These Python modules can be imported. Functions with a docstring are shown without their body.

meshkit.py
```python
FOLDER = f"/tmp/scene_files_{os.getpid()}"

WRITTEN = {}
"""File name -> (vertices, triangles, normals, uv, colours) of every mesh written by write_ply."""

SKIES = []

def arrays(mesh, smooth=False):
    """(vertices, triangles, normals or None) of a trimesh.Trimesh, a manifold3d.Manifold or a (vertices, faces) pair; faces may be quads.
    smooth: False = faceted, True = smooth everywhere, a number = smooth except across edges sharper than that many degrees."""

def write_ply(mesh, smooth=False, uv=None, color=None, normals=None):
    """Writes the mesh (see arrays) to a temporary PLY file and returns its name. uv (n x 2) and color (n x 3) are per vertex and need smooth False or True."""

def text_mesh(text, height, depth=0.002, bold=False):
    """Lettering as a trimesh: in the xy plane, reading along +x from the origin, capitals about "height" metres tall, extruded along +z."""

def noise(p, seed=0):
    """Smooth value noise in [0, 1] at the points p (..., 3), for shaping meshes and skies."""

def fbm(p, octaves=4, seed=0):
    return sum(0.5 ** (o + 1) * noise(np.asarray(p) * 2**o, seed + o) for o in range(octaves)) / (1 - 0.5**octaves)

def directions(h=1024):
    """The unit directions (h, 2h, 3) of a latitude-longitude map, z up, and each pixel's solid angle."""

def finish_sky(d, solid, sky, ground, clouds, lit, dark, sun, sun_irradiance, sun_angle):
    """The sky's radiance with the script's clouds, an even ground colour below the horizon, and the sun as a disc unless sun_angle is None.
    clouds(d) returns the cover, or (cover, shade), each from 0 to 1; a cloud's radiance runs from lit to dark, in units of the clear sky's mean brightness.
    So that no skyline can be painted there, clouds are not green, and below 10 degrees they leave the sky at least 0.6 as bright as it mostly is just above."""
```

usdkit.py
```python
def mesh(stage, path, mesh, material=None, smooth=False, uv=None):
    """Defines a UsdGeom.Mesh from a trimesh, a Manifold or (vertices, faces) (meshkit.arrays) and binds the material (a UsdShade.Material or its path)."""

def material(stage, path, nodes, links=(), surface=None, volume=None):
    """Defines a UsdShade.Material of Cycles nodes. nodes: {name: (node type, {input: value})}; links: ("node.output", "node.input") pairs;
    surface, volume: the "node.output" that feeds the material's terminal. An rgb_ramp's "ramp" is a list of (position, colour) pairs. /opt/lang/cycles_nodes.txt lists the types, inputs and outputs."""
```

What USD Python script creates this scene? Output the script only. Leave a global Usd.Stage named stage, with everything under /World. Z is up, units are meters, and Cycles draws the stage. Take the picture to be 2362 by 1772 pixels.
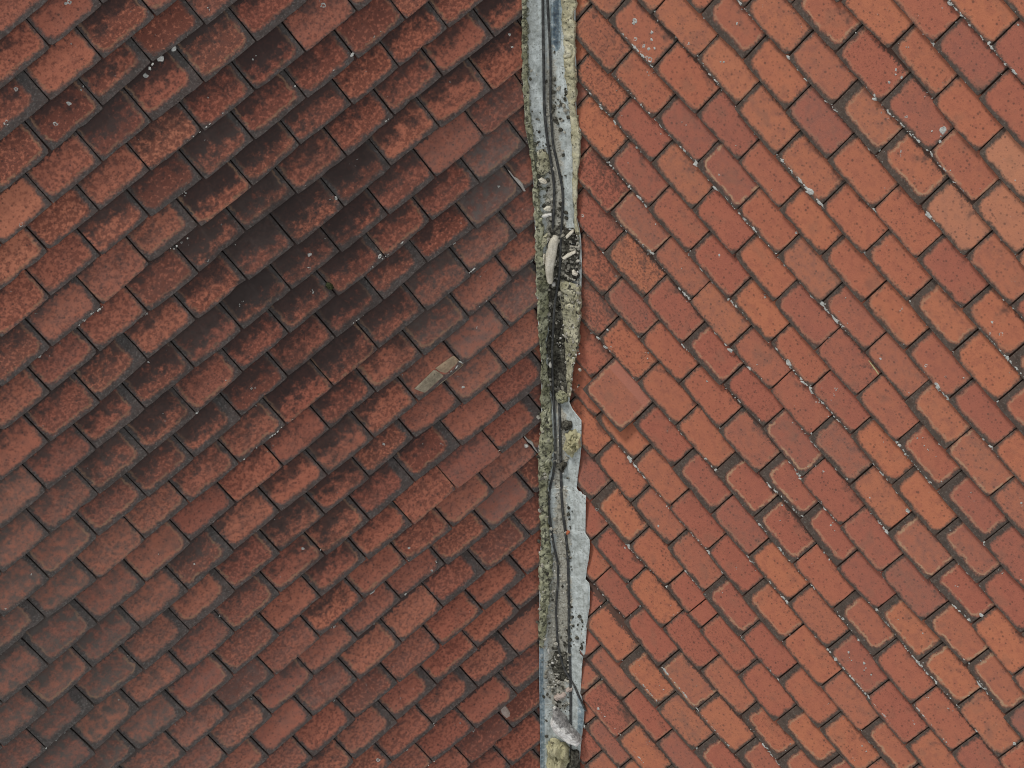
import math, random
import numpy as np
import trimesh, shapely
from shapely.geometry import Polygon, LineString
from pxr import Usd, UsdGeom, UsdLux, UsdShade, Gf, Sdf, Vt
import usdkit, meshkit

stage = Usd.Stage.CreateInMemory()
UsdGeom.SetStageUpAxis(stage, UsdGeom.Tokens.z)
UsdGeom.SetStageMetersPerUnit(stage, 1.0)
UsdGeom.Xform.Define(stage, '/World')
UsdGeom.Scope.Define(stage, '/World/Looks')

# ------------------------------------------------------------------ camera, sky, sun
W, H = 2362.0, 1772.0
FPX = 5199.88                                   # focal length in photo pixels
EYE = np.array([0.3502, -0.7524, 10.3936])
CAM = np.array([[0.997291, 0.0, -0.073559], [0.008597, -0.993147, 0.116554], [-0.073055, -0.11687, -0.990457]])   # columns: right, down, forward
cam = UsdGeom.Camera.Define(stage, '/World/camera')
m4 = np.eye(4)
m4[0, :3], m4[1, :3], m4[2, :3], m4[3, :3] = CAM[:, 0], -CAM[:, 1], -CAM[:, 2], EYE
cam.AddTransformOp().Set(Gf.Matrix4d(*m4.ravel().tolist()))
cam.CreateHorizontalApertureAttr(36.0)
cam.CreateVerticalApertureAttr(27.0)
cam.CreateFocalLengthAttr(36.0 * FPX / W)
cam.CreateClippingRangeAttr(Gf.Vec2f(0.1, 1000))
cam.CreateExposureAttr(0.36)

SUN = np.array([-0.50, 0.86, 0.0]); SUN_EL = math.radians(47)
SUN = np.r_[SUN[:2] / np.hypot(*SUN[:2]) * math.cos(SUN_EL), math.sin(SUN_EL)]
usdkit.material(stage, '/World/Looks/sky', {
    'sky': ('sky_texture', {'sky_type': 'single_scattering', 'sun_disc': False, 'sun_elevation': SUN_EL, 'sun_rotation': math.atan2(SUN[0], SUN[1]), 'aerosol_density': 3.0}),
    'tc': ('texture_coordinate', {}),
    'cl': ('noise_texture', {'scale': 2.2, 'detail': 5.0, 'roughness': 0.55}),
    'rp': ('rgb_ramp', {'ramp': [(0.0, (5.0, 5.1, 5.2)), (0.45, (6.2, 6.25, 6.3)), (1.0, (8.2, 8.1, 8.0))]}),
    'mx': ('mix', {'fac': 0.86}),
    'bg': ('background_shader', {'strength': 0.075})},
    [('tc.generated', 'cl.vector'), ('cl.fac', 'rp.fac'), ('sky.color', 'mx.color1'), ('rp.color', 'mx.color2'), ('mx.color', 'bg.color')], surface='bg.background')
dome = UsdLux.DomeLight.Define(stage, '/World/sky')
UsdShade.MaterialBindingAPI.Apply(dome.GetPrim()).Bind(UsdShade.Material.Get(stage, '/World/Looks/sky'))
dome.GetPrim().SetCustomDataByKey('kind', 'structure')
sun = UsdLux.DistantLight.Define(stage, '/World/sun')
sun.CreateNormalizeAttr(True)
sun.CreateIntensityAttr(0.40)
sun.CreateAngleAttr(10.0)
sun.CreateColorAttr(Gf.Vec3f(1.0, 0.97, 0.93))
zax = SUN; xax = np.cross([0, 0, 1.0], zax); xax /= np.linalg.norm(xax); yax = np.cross(zax, xax)
m4 = np.eye(4); m4[0, :3], m4[1, :3], m4[2, :3] = xax, yax, zax
sun.AddTransformOp().Set(Gf.Matrix4d(*m4.ravel().tolist()))

# ------------------------------------------------------------------ helpers
taken = {}
def path_for(name, parent='/World'):
    k = (str(parent), name); n = taken.get(k, 0); taken[k] = n + 1
    return f"{parent}/{name}" + (f"_{n:03d}" if n else '')

def tag(prim, label=None, cat=None, group=None, kind=None):
    for k, v in (('label', label), ('category', cat), ('group', group), ('kind', kind)):
        if v:
            prim.SetCustomDataByKey(k, v)
    return prim

def thing(name, label, cat, group=None):
    p = path_for(name)
    x = UsdGeom.Xform.Define(stage, p)
    return tag(x.GetPrim(), label, cat, group, 'thing')

def obj(name, mesh, mat, parent='/World', smooth=30, attrs=None):
    parent = parent.GetPath() if hasattr(parent, 'GetPath') else parent
    p = path_for(name, parent)
    if not hasattr(mat, 'GetPath'):
        mat = UsdShade.Material.Get(stage, '/World/Looks/' + mat)
    m = usdkit.mesh(stage, p, mesh, mat, smooth=False if attrs else smooth)
    for k, v in (attrs or {}).items():
        v = np.asarray(v, np.float32)
        if v.ndim == 1 and len(v) == 3:
            UsdGeom.PrimvarsAPI(m).CreatePrimvar(k, Sdf.ValueTypeNames.Float3Array, 'vertex').Set(Vt.Vec3fArray.FromNumpy(np.tile(v, (len(m.GetPointsAttr().Get()), 1))))
        else:
            UsdGeom.PrimvarsAPI(m).CreatePrimvar(k, Sdf.ValueTypeNames.Float3Array, 'vertex').Set(Vt.Vec3fArray.FromNumpy(v))
    return m.GetPrim()

class Ref(str):
    pass

class Graph:
    """Small writer for node graphs: each call makes a node and returns its output."""
    def __init__(self):
        self.nodes, self.links = {}, []
    def n(self, kind, out, **inp):
        name = f"{kind}_{len(self.nodes)}"
        vals = {}
        for k, v in inp.items():
            if isinstance(v, Ref):
                self.links.append((str(v), f"{name}.{k}"))
            else:
                vals[k] = v
        self.nodes[name] = (kind, vals)
        return Ref(f"{name}.{out}")
    def m(self, op, a, b=0.0, c=0.0, clamp=False):
        return self.n('math', 'value', math_type=op, value1=a, value2=b, value3=c, use_clamp=clamp)
    def mix(self, fac, a, b):
        return self.n('mix', 'color', fac=fac, color1=a, color2=b)
    def mul(self, fac, a, b):
        return self.n('mix', 'color', mix_type='multiply', fac=fac, color1=a, color2=b)
    def noise(self, vec, scale, detail=3.0, rough=0.55, dist=0.0):
        return self.n('noise_texture', 'fac', vector=vec, scale=scale, detail=detail, roughness=rough, distortion=dist)
    def step(self, v, lo, hi, a=0.0, b=1.0):
        return self.n('map_range', 'result', range_type='smoothstep', value=v, from_min=lo, from_max=hi, to_min=a, to_max=b, clamp=True)
    def attr(self, name):
        v = self.n('attribute', 'vector', attribute=name)
        s = self.n('separate_xyz', 'x', vector=v)
        base = str(s)[:-2]
        return Ref(base + '.x'), Ref(base + '.y'), Ref(base + '.z')
    def done(self, name, color, rough=0.85, spec=0.25, height=None, dist=0.002, strength=0.6):
        kw = dict(base_color=color, roughness=rough, specular_ior_level=spec)
        if height is not None:
            kw['normal'] = self.n('bump', 'normal', height=height, strength=strength, distance=dist)
        s = self.n('principled_bsdf', 'BSDF', **kw)
        return usdkit.material(stage, '/World/Looks/' + name, self.nodes, self.links, surface=str(s))

# ------------------------------------------------------------------ materials
def tile_material(name, orange, red, dark, spot, rimcol, tan, film_col, mott_scale, mott_bias, rim_soft, gauge):
    g = Graph()
    u, v, hsh = g.attr('tuv'); rl, rb, rr = g.attr('rim'); tint, mott, top_dark = g.attr('tone'); film, light, warm = g.attr('misc'); grime, _g1, _g2 = g.attr('grime')
    vec = g.n('combine_xyz', 'vector', x=g.m('multiply_add', hsh, 37.0, u), y=g.m('multiply_add', hsh, 91.0, v), z=g.m('multiply', hsh, 13.0))
    n_big = g.noise(vec, 16.0, 3.0)
    n_mid = g.noise(vec, 48.0, 4.0, 0.6)
    n_mot = g.noise(vec, mott_scale, 4.0, 0.64)
    n_fine = g.noise(vec, 420.0, 2.0)
    n_dot = g.noise(vec, 170.0, 2.0, 0.5)
    # fired clay body
    t = g.m('add', tint, g.m('multiply_add', n_big, 0.8, -0.40), clamp=True)
    col = g.mix(t, red, orange)
    col = g.mix(g.m('multiply', g.step(n_mid, 0.42, 0.70), 0.45), col, (red[0] * 0.72, red[1] * 0.75, red[2] * 0.8))
    col = g.mix(g.m('multiply', g.step(n_fine, 0.35, 0.75), 0.22), col, (orange[0] * 1.25, orange[1] * 1.3, orange[2] * 1.3))
    col = g.mix(light, col, (0.52, 0.25, 0.15))
    col = g.mix(g.m('multiply', g.step(n_big, 0.54, 0.74), 0.32), col, (dark[0] * 2.4, dark[1] * 2.2, dark[2] * 2.1))
    # pitted, sooty mottling
    thr = g.m('multiply_add', mott, -0.26, mott_bias)
    mo = g.n('map_range', 'result', range_type='smoothstep', value=n_mot, from_min=thr, from_max=g.m('add', thr, 0.20), to_min=0.0, to_max=1.0, clamp=True)
    col = g.mix(g.m('multiply', mo, g.m('multiply_add', mott, 0.35, 0.50)), col, spot)
    vd = g.n('voronoi_texture', 'distance', vector=vec, scale=88.0, randomness=1.0)
    vr = g.n('separate_color', 'r', color=Ref(str(vd).split('.')[0] + '.color'))
    dots = g.m('multiply', g.step(g.m('subtract', vd, g.m('multiply', vr, 0.22)), 0.02, 0.16, 1.0, 0.0), g.step(n_mid, 0.30, 0.62, 0.35, 1.0))
    col = g.mix(g.m('multiply', dots, 0.58), col, (dark[0] * 0.9, dark[1] * 0.9, dark[2] * 0.9))
    # face darkens in noisy patches towards the tail of the course above
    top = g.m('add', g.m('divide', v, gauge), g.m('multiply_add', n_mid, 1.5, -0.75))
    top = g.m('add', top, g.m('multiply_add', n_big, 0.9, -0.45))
    lim = g.m('multiply_add', top_dark, -0.75, 1.18)
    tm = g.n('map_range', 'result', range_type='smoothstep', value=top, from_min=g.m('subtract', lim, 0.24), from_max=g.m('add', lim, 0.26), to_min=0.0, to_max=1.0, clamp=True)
    tm = g.m('multiply', tm, g.step(top_dark, -0.6, -0.2))
    col = g.mix(g.m('multiply', tm, g.m('multiply_add', top_dark, 0.30, 0.60, clamp=True)), col, (dark[0] * 0.95, dark[1] * 0.98, dark[2] * 1.0))
    # narrow ragged dark band along the tail of the course above
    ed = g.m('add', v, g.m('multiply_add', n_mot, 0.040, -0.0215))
    beyond = g.m('multiply', g.step(v, gauge + 0.004, gauge + 0.009), g.step(top_dark, -0.6, -0.2, 1.0, 0.0))
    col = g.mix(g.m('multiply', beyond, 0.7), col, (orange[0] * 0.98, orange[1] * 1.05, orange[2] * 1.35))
    col = g.mix(g.m('multiply', g.m('multiply', g.step(ed, gauge - 0.0075, gauge - 0.001), 0.88), g.m('multiply', g.m('subtract', 1.0, beyond), g.step(top_dark, -0.6, -0.2))), col, dark)
    # algae film
    fm = g.m('multiply', film, g.m('multiply_add', g.step(n_mid, 0.25, 0.75), 0.75, 0.42), clamp=True)
    col = g.mix(fm, col, g.mix(g.step(grime, 0.08, 0.35), film_col, (film_col[0] * 0.70, film_col[1] * 0.70, film_col[2] * 0.68)))
    # grey weathered margin with a round-cornered clean middle
    wob = g.m('add', g.m('multiply_add', g.noise(vec, 38.0, 5.0, 0.62), 0.022, -0.011), g.m('multiply_add', n_mot, 0.010, -0.005))
    cr = 0.020
    dx = g.m('add', g.m('maximum', g.m('subtract', rl, u), g.m('subtract', u, g.m('subtract', 0.165, rr))), cr)
    dy = g.m('add', g.m('subtract', rb, v), cr)
    px, py = g.m('maximum', dx, 0.0), g.m('maximum', dy, 0.0)
    ln = g.m('sqrt', g.m('add', g.m('multiply', px, px), g.m('multiply', py, py)))
    d = g.m('subtract', g.m('add', ln, g.m('minimum', g.m('maximum', dx, dy), 0.0)), cr)
    d = g.m('add', d, wob)
    ring = g.m('multiply', g.step(d, -0.0085, -0.0015), g.m('subtract', 1.0, g.step(d, -0.001, 0.002)))
    ring = g.m('multiply', ring, g.step(n_mid, 0.32, 0.58))
    col = g.mix(g.m('multiply', ring, warm), col, tan)
    rim = g.step(d, -rim_soft * 0.75, rim_soft)
    rc = g.mix(g.step(n_mid, 0.35, 0.7), rimcol, (rimcol[0] * 0.72, rimcol[1] * 0.70, rimcol[2] * 0.68))
    rc = g.mix(g.m('multiply', g.step(n_mot, 0.50, 0.64), 0.45), rc, (rimcol[0] * 0.55, rimcol[1] * 0.52, rimcol[2] * 0.50))
    rc = g.mix(g.m('multiply', g.step(n_dot, 0.54, 0.66), 0.55), rc, (rimcol[0] * 1.9, rimcol[1] * 1.9, rimcol[2] * 1.85))
    col = g.mix(g.m('multiply', rim, 0.93), col, rc)
    # blotchy black grime that runs over tiles and joints alike
    pos = g.n('geometry', 'position')
    gn = g.m('add', g.m('multiply', g.noise(pos, 7.0, 6.0, 0.72), 0.65), g.m('multiply', g.noise(pos, 55.0, 4.0, 0.65), 0.35))
    gm = g.step(g.m('add', gn, g.m('multiply_add', grime, 0.36, -0.29)), 0.41, 0.60)
    col = g.mix(g.m('multiply', gm, g.m('multiply_add', grime, 0.4, 0.36, clamp=True)), col, (0.038, 0.029, 0.027))
    hgt = g.m('add', g.m('multiply', n_mot, 0.7), g.m('multiply', n_fine, 0.4))
    hgt = g.m('subtract', hgt, g.m('multiply', mo, 0.35))
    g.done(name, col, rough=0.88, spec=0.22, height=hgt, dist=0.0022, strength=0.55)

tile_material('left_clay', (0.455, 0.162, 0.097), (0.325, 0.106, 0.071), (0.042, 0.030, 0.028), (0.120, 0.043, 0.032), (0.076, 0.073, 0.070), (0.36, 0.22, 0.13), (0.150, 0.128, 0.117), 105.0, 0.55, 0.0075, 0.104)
tile_material('right_clay', (0.455, 0.163, 0.088), (0.355, 0.116, 0.078), (0.074, 0.048, 0.038), (0.125, 0.054, 0.040), (0.070, 0.065, 0.056), (0.46, 0.28, 0.17), (0.15, 0.125, 0.11), 140.0, 0.640, 0.0065, 0.106)

def rough_material(name, cols, pit, scale, pit_lo, pit_hi, extra=None, dist=0.003, spec=0.2, rough=0.9, pit_amt=0.85):
    """Mottled mineral surface: a ramp of colours over noise, with dark pits."""
    g = Graph()
    pos = g.n('geometry', 'position')
    a = g.noise(pos, scale * 0.35, 4.0, 0.6)
    b = g.noise(pos, scale, 5.0, 0.68)
    c = g.noise(pos, scale * 3.3, 3.0)
    col = g.n('rgb_ramp', 'color', fac=g.m('add', g.m('multiply', a, 0.6), g.m('multiply', b, 0.4)), ramp=cols)
    col = g.mul(0.5, col, g.n('rgb_ramp', 'color', fac=c, ramp=[(0.25, (0.55, 0.55, 0.55)), (0.75, (1.3, 1.3, 1.3))]))
    pm = g.step(b, pit_lo, pit_hi)
    col = g.mix(g.m('multiply', pm, pit_amt), col, pit)
    h = g.m('subtract', g.m('add', b, g.m('multiply', c, 0.4)), g.m('multiply', pm, 0.6))
    g.done(name, col, rough=rough, spec=spec, height=h, dist=dist, strength=0.8)

rough_material('mossy_mortar', [(0.30, (0.108, 0.108, 0.057)), (0.44, (0.269, 0.269, 0.170)), (0.56, (0.452, 0.452, 0.322)), (0.72, (0.645, 0.645, 0.493))], (0.035, 0.036, 0.022), 85.0, 0.505, 0.575)
rough_material('cream_mortar', [(0.32, (0.237, 0.218, 0.125)), (0.48, (0.475, 0.445, 0.299)), (0.64, (0.653, 0.623, 0.474))], (0.075, 0.066, 0.040), 75.0, 0.55, 0.62)
rough_material('rubble_mortar', [(0.30, (0.149, 0.136, 0.081)), (0.47, (0.378, 0.362, 0.243)), (0.62, (0.641, 0.611, 0.456))], (0.040, 0.037, 0.028), 105.0, 0.52, 0.60)
rough_material('silt', [(0.3, (0.04, 0.037, 0.028)), (0.5, (0.105, 0.10, 0.078)), (0.68, (0.36, 0.35, 0.29))], (0.018, 0.016, 0.013), 115.0, 0.48, 0.57, dist=0.005)
rough_material('crumbs', [(0.3, (0.120, 0.114, 0.090)), (0.5, (0.336, 0.318, 0.264)), (0.68, (0.624, 0.600, 0.516))], (0.05, 0.045, 0.035), 70.0, 0.60, 0.70)
rough_material('buff_slip', [(0.3, (0.20, 0.16, 0.11)), (0.5, (0.36, 0.27, 0.18)), (0.7, (0.48, 0.36, 0.24))], (0.09, 0.08, 0.06), 40.0, 0.60, 0.72)
rough_material('moss_grey_slip', [(0.3, (0.16, 0.14, 0.10)), (0.5, (0.29, 0.25, 0.18)), (0.7, (0.42, 0.37, 0.28))], (0.06, 0.06, 0.045), 60.0, 0.58, 0.68)
rough_material('straw', [(0.3, (0.42, 0.36, 0.16)), (0.7, (0.58, 0.52, 0.28))], (0.20, 0.16, 0.08), 60.0, 0.66, 0.75)
rough_material('moss', [(0.3, (0.025, 0.030, 0.012)), (0.7, (0.07, 0.08, 0.035))], (0.012, 0.014, 0.006), 160.0, 0.5, 0.6)
rough_material('pale_bark', [(0.3, (0.468, 0.429, 0.338)), (0.55, (0.676, 0.637, 0.533)), (0.8, (0.806, 0.767, 0.663))], (0.15, 0.13, 0.10), 90.0, 0.62, 0.72)
rough_material('grey_white_stone', [(0.40, (0.20, 0.195, 0.19)), (0.5, (0.46, 0.45, 0.43)), (0.58, (0.78, 0.76, 0.73))], (0.12, 0.11, 0.10), 24.0, 0.66, 0.78, pit_amt=0.5)
rough_material('yellow_mortar', [(0.3, (0.239, 0.215, 0.122)), (0.5, (0.423, 0.395, 0.245)), (0.75, (0.570, 0.538, 0.367))], (0.06, 0.05, 0.03), 45.0, 0.58, 0.66)
rough_material('pink_grey_shard', [(0.3, (0.30, 0.24, 0.20)), (0.55, (0.46, 0.38, 0.33)), (0.8, (0.55, 0.49, 0.44))], (0.14, 0.11, 0.09), 60.0, 0.60, 0.70)
rough_material('white_chip', [(0.3, (0.50, 0.49, 0.45)), (0.7, (0.72, 0.71, 0.66))], (0.25, 0.24, 0.21), 90.0, 0.62, 0.72)
rough_material('orange_chip', [(0.3, (0.36, 0.10, 0.045)), (0.7, (0.52, 0.17, 0.08))], (0.12, 0.05, 0.03), 90.0, 0.60, 0.70)
rough_material('lichen', [(0.3, (0.24, 0.245, 0.23)), (0.52, (0.48, 0.49, 0.46)), (0.75, (0.70, 0.70, 0.66))], (0.14, 0.14, 0.12), 260.0, 0.58, 0.70, dist=0.001)
rough_material('grey_twig', [(0.3, (0.34, 0.32, 0.29)), (0.7, (0.56, 0.54, 0.50))], (0.10, 0.09, 0.08), 160.0, 0.6, 0.7)
rough_material('roof_felt', [(0.3, (0.02, 0.018, 0.016)), (0.7, (0.04, 0.036, 0.033))], (0.015, 0.014, 0.013), 60.0, 0.55, 0.65)

def sheet_material():
    g = Graph()
    pos = g.n('geometry', 'position')
    dirt, blue, moss = g.attr('wear')
    n1 = g.noise(pos, 14.0, 5.0, 0.62); n2 = g.noise(pos, 60.0, 5.0, 0.66); n3 = g.noise(pos, 210.0, 3.0)
    stre = g.noise(g.n('mapping', 'vector', vector=pos, scale=(130.0, 9.0, 9.0)), 1.0, 4.0, 0.6)
    col = g.n('rgb_ramp', 'color', fac=g.m('add', g.m('multiply', n1, 0.4), g.m('multiply', n2, 0.6)), ramp=[(0.32, (0.17, 0.19, 0.18)), (0.44, (0.40, 0.435, 0.415)), (0.54, (0.55, 0.60, 0.585)), (0.66, (0.73, 0.79, 0.78))])
    col = g.mix(g.m('multiply', g.step(stre, 0.42, 0.68), 0.35), col, (0.27, 0.28, 0.26))
    bl = g.n('rgb_ramp', 'color', fac=n2, ramp=[(0.36, (0.10, 0.14, 0.165)), (0.5, (0.22, 0.285, 0.315)), (0.64, (0.38, 0.44, 0.46))])
    bd = g.n('rgb_ramp', 'color', fac=n2, ramp=[(0.36, (0.035, 0.053, 0.072)), (0.5, (0.075, 0.108, 0.135)), (0.66, (0.20, 0.25, 0.28))])
    bc = g.mix(g.step(blue, 0.85, 1.15), bl, bd)
    col = g.mix(g.step(g.m('add', blue, g.m('multiply_add', n2, 0.8, -0.4)), 0.42, 0.58), col, bc)
    sand = g.n('rgb_ramp', 'color', fac=n3, ramp=[(0.35, (0.15, 0.14, 0.11)), (0.5, (0.33, 0.315, 0.26)), (0.65, (0.52, 0.505, 0.43))])
    col = g.mix(g.step(g.m('add', dirt, g.m('multiply_add', n2, 1.1, -0.55)), 0.40, 0.66), col, sand)
    mc = g.mix(g.step(n3, 0.4, 0.65), (0.050, 0.052, 0.030), (0.19, 0.19, 0.13))
    col = g.mix(g.step(g.m('add', moss, g.m('multiply_add', n2, 1.6, -0.8)), 0.42, 0.66), col, mc)
    col = g.mix(g.m('multiply', g.step(n3, 0.52, 0.66), 0.40), col, (0.22, 0.23, 0.19))
    col = g.mix(g.m('multiply', g.step(n2, 0.58, 0.70), 0.55), col, (0.62, 0.65, 0.62))
    spk = g.m('multiply', g.step(n3, 0.60, 0.68), g.step(n1, 0.40, 0.58))
    col = g.mix(g.m('multiply', spk, 0.75), col, (0.05, 0.05, 0.045))
    h = g.m('add', n2, g.m('multiply', n3, 0.35))
    g.done('painted_sheet', col, rough=0.55, spec=0.35, height=h, dist=0.0016, strength=0.5)
sheet_material()

g = Graph()
pos = g.n('geometry', 'position')
g.done('cable_black', g.n('rgb_ramp', 'color', fac=g.noise(pos, 90.0, 4.0), ramp=[(0.35, (0.026, 0.027, 0.027)), (0.55, (0.046, 0.047, 0.046)), (0.75, (0.12, 0.12, 0.11))]), rough=0.6, spec=0.35)

g = Graph()
pos = g.n('geometry', 'position'); sd, _a, _b = g.attr('side')
n1 = g.noise(pos, 40.0, 4.0); n2 = g.noise(pos, 160.0, 4.0)
k = g.step(g.m('add', sd, g.m('multiply_add', n1, 0.7, -0.35)), 0.34, 0.50)
col = g.mix(k, g.n('rgb_ramp', 'color', fac=n2, ramp=[(0.35, (0.16, 0.155, 0.15)), (0.65, (0.33, 0.32, 0.305))]), g.n('rgb_ramp', 'color', fac=n2, ramp=[(0.35, (0.58, 0.565, 0.53)), (0.65, (0.80, 0.79, 0.76))]))
g.done('two_tone_stone', g.mix(g.m('multiply', g.step(n2, 0.64, 0.72), 0.6), col, (0.10, 0.095, 0.085)), rough=0.8, height=n2, dist=0.002)

# ------------------------------------------------------------------ the two roof slopes (metres; a runs along a course, b up the slope, one step each)
class Slope:
    def __init__(self, key, t, a, b, rows):
        self.key, self.T, self.a, self.b = key, np.array(t), np.array(a), np.array(b)
        self.N = np.cross(self.a, self.b); self.N /= np.linalg.norm(self.N)
        if self.N[2] < 0:
            self.N = -self.N
        self.rows = rows
        self.wa, self.gb = np.linalg.norm(self.a), np.linalg.norm(self.b)
    def row(self, k):
        if k in self.rows:
            return self.rows[k]
        near = min((q for q in self.rows if (q - k) % 2 == 0), key=lambda q: abs(q - k))
        return [self.rows[near][0], []]
    def joint(self, k, n):
        """Where joint n of course k meets the tail line: (s, r) in steps, unevenly laid as they are."""
        ph, pts = self.row(k)
        rng = np.random.default_rng(abs(hash((ord(self.key), k + 100, n + 100))) % (2 ** 32))
        ds, dr = rng.normal(0, 0.006), rng.normal(0, 0.012)
        if pts:
            x = [p[0] for p in pts]
            ds += np.interp(n, x, [p[1] for p in pts]); dr += np.interp(n, x, [p[2] for p in pts])
        return n + ph + ds, k + dr
    def at(self, s, r, off=0.0):
        return self.T + np.multiply.outer(s, self.a) + np.multiply.outer(r, self.b) + np.multiply.outer(off, self.N) * np.ones(3)
    def hit(self, px, py, off=0.0):
        """The (s, r) on this slope seen at a place in the photograph."""
        d = CAM @ np.array([(px - W / 2) / FPX, (py - H / 2) / FPX, 1.0])
        o = self.T + self.N * off
        p = EYE + d * (self.N @ (o - EYE)) / (self.N @ d) - o
        return p @ self.a / self.wa ** 2, p @ self.b / self.gb ** 2

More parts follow.
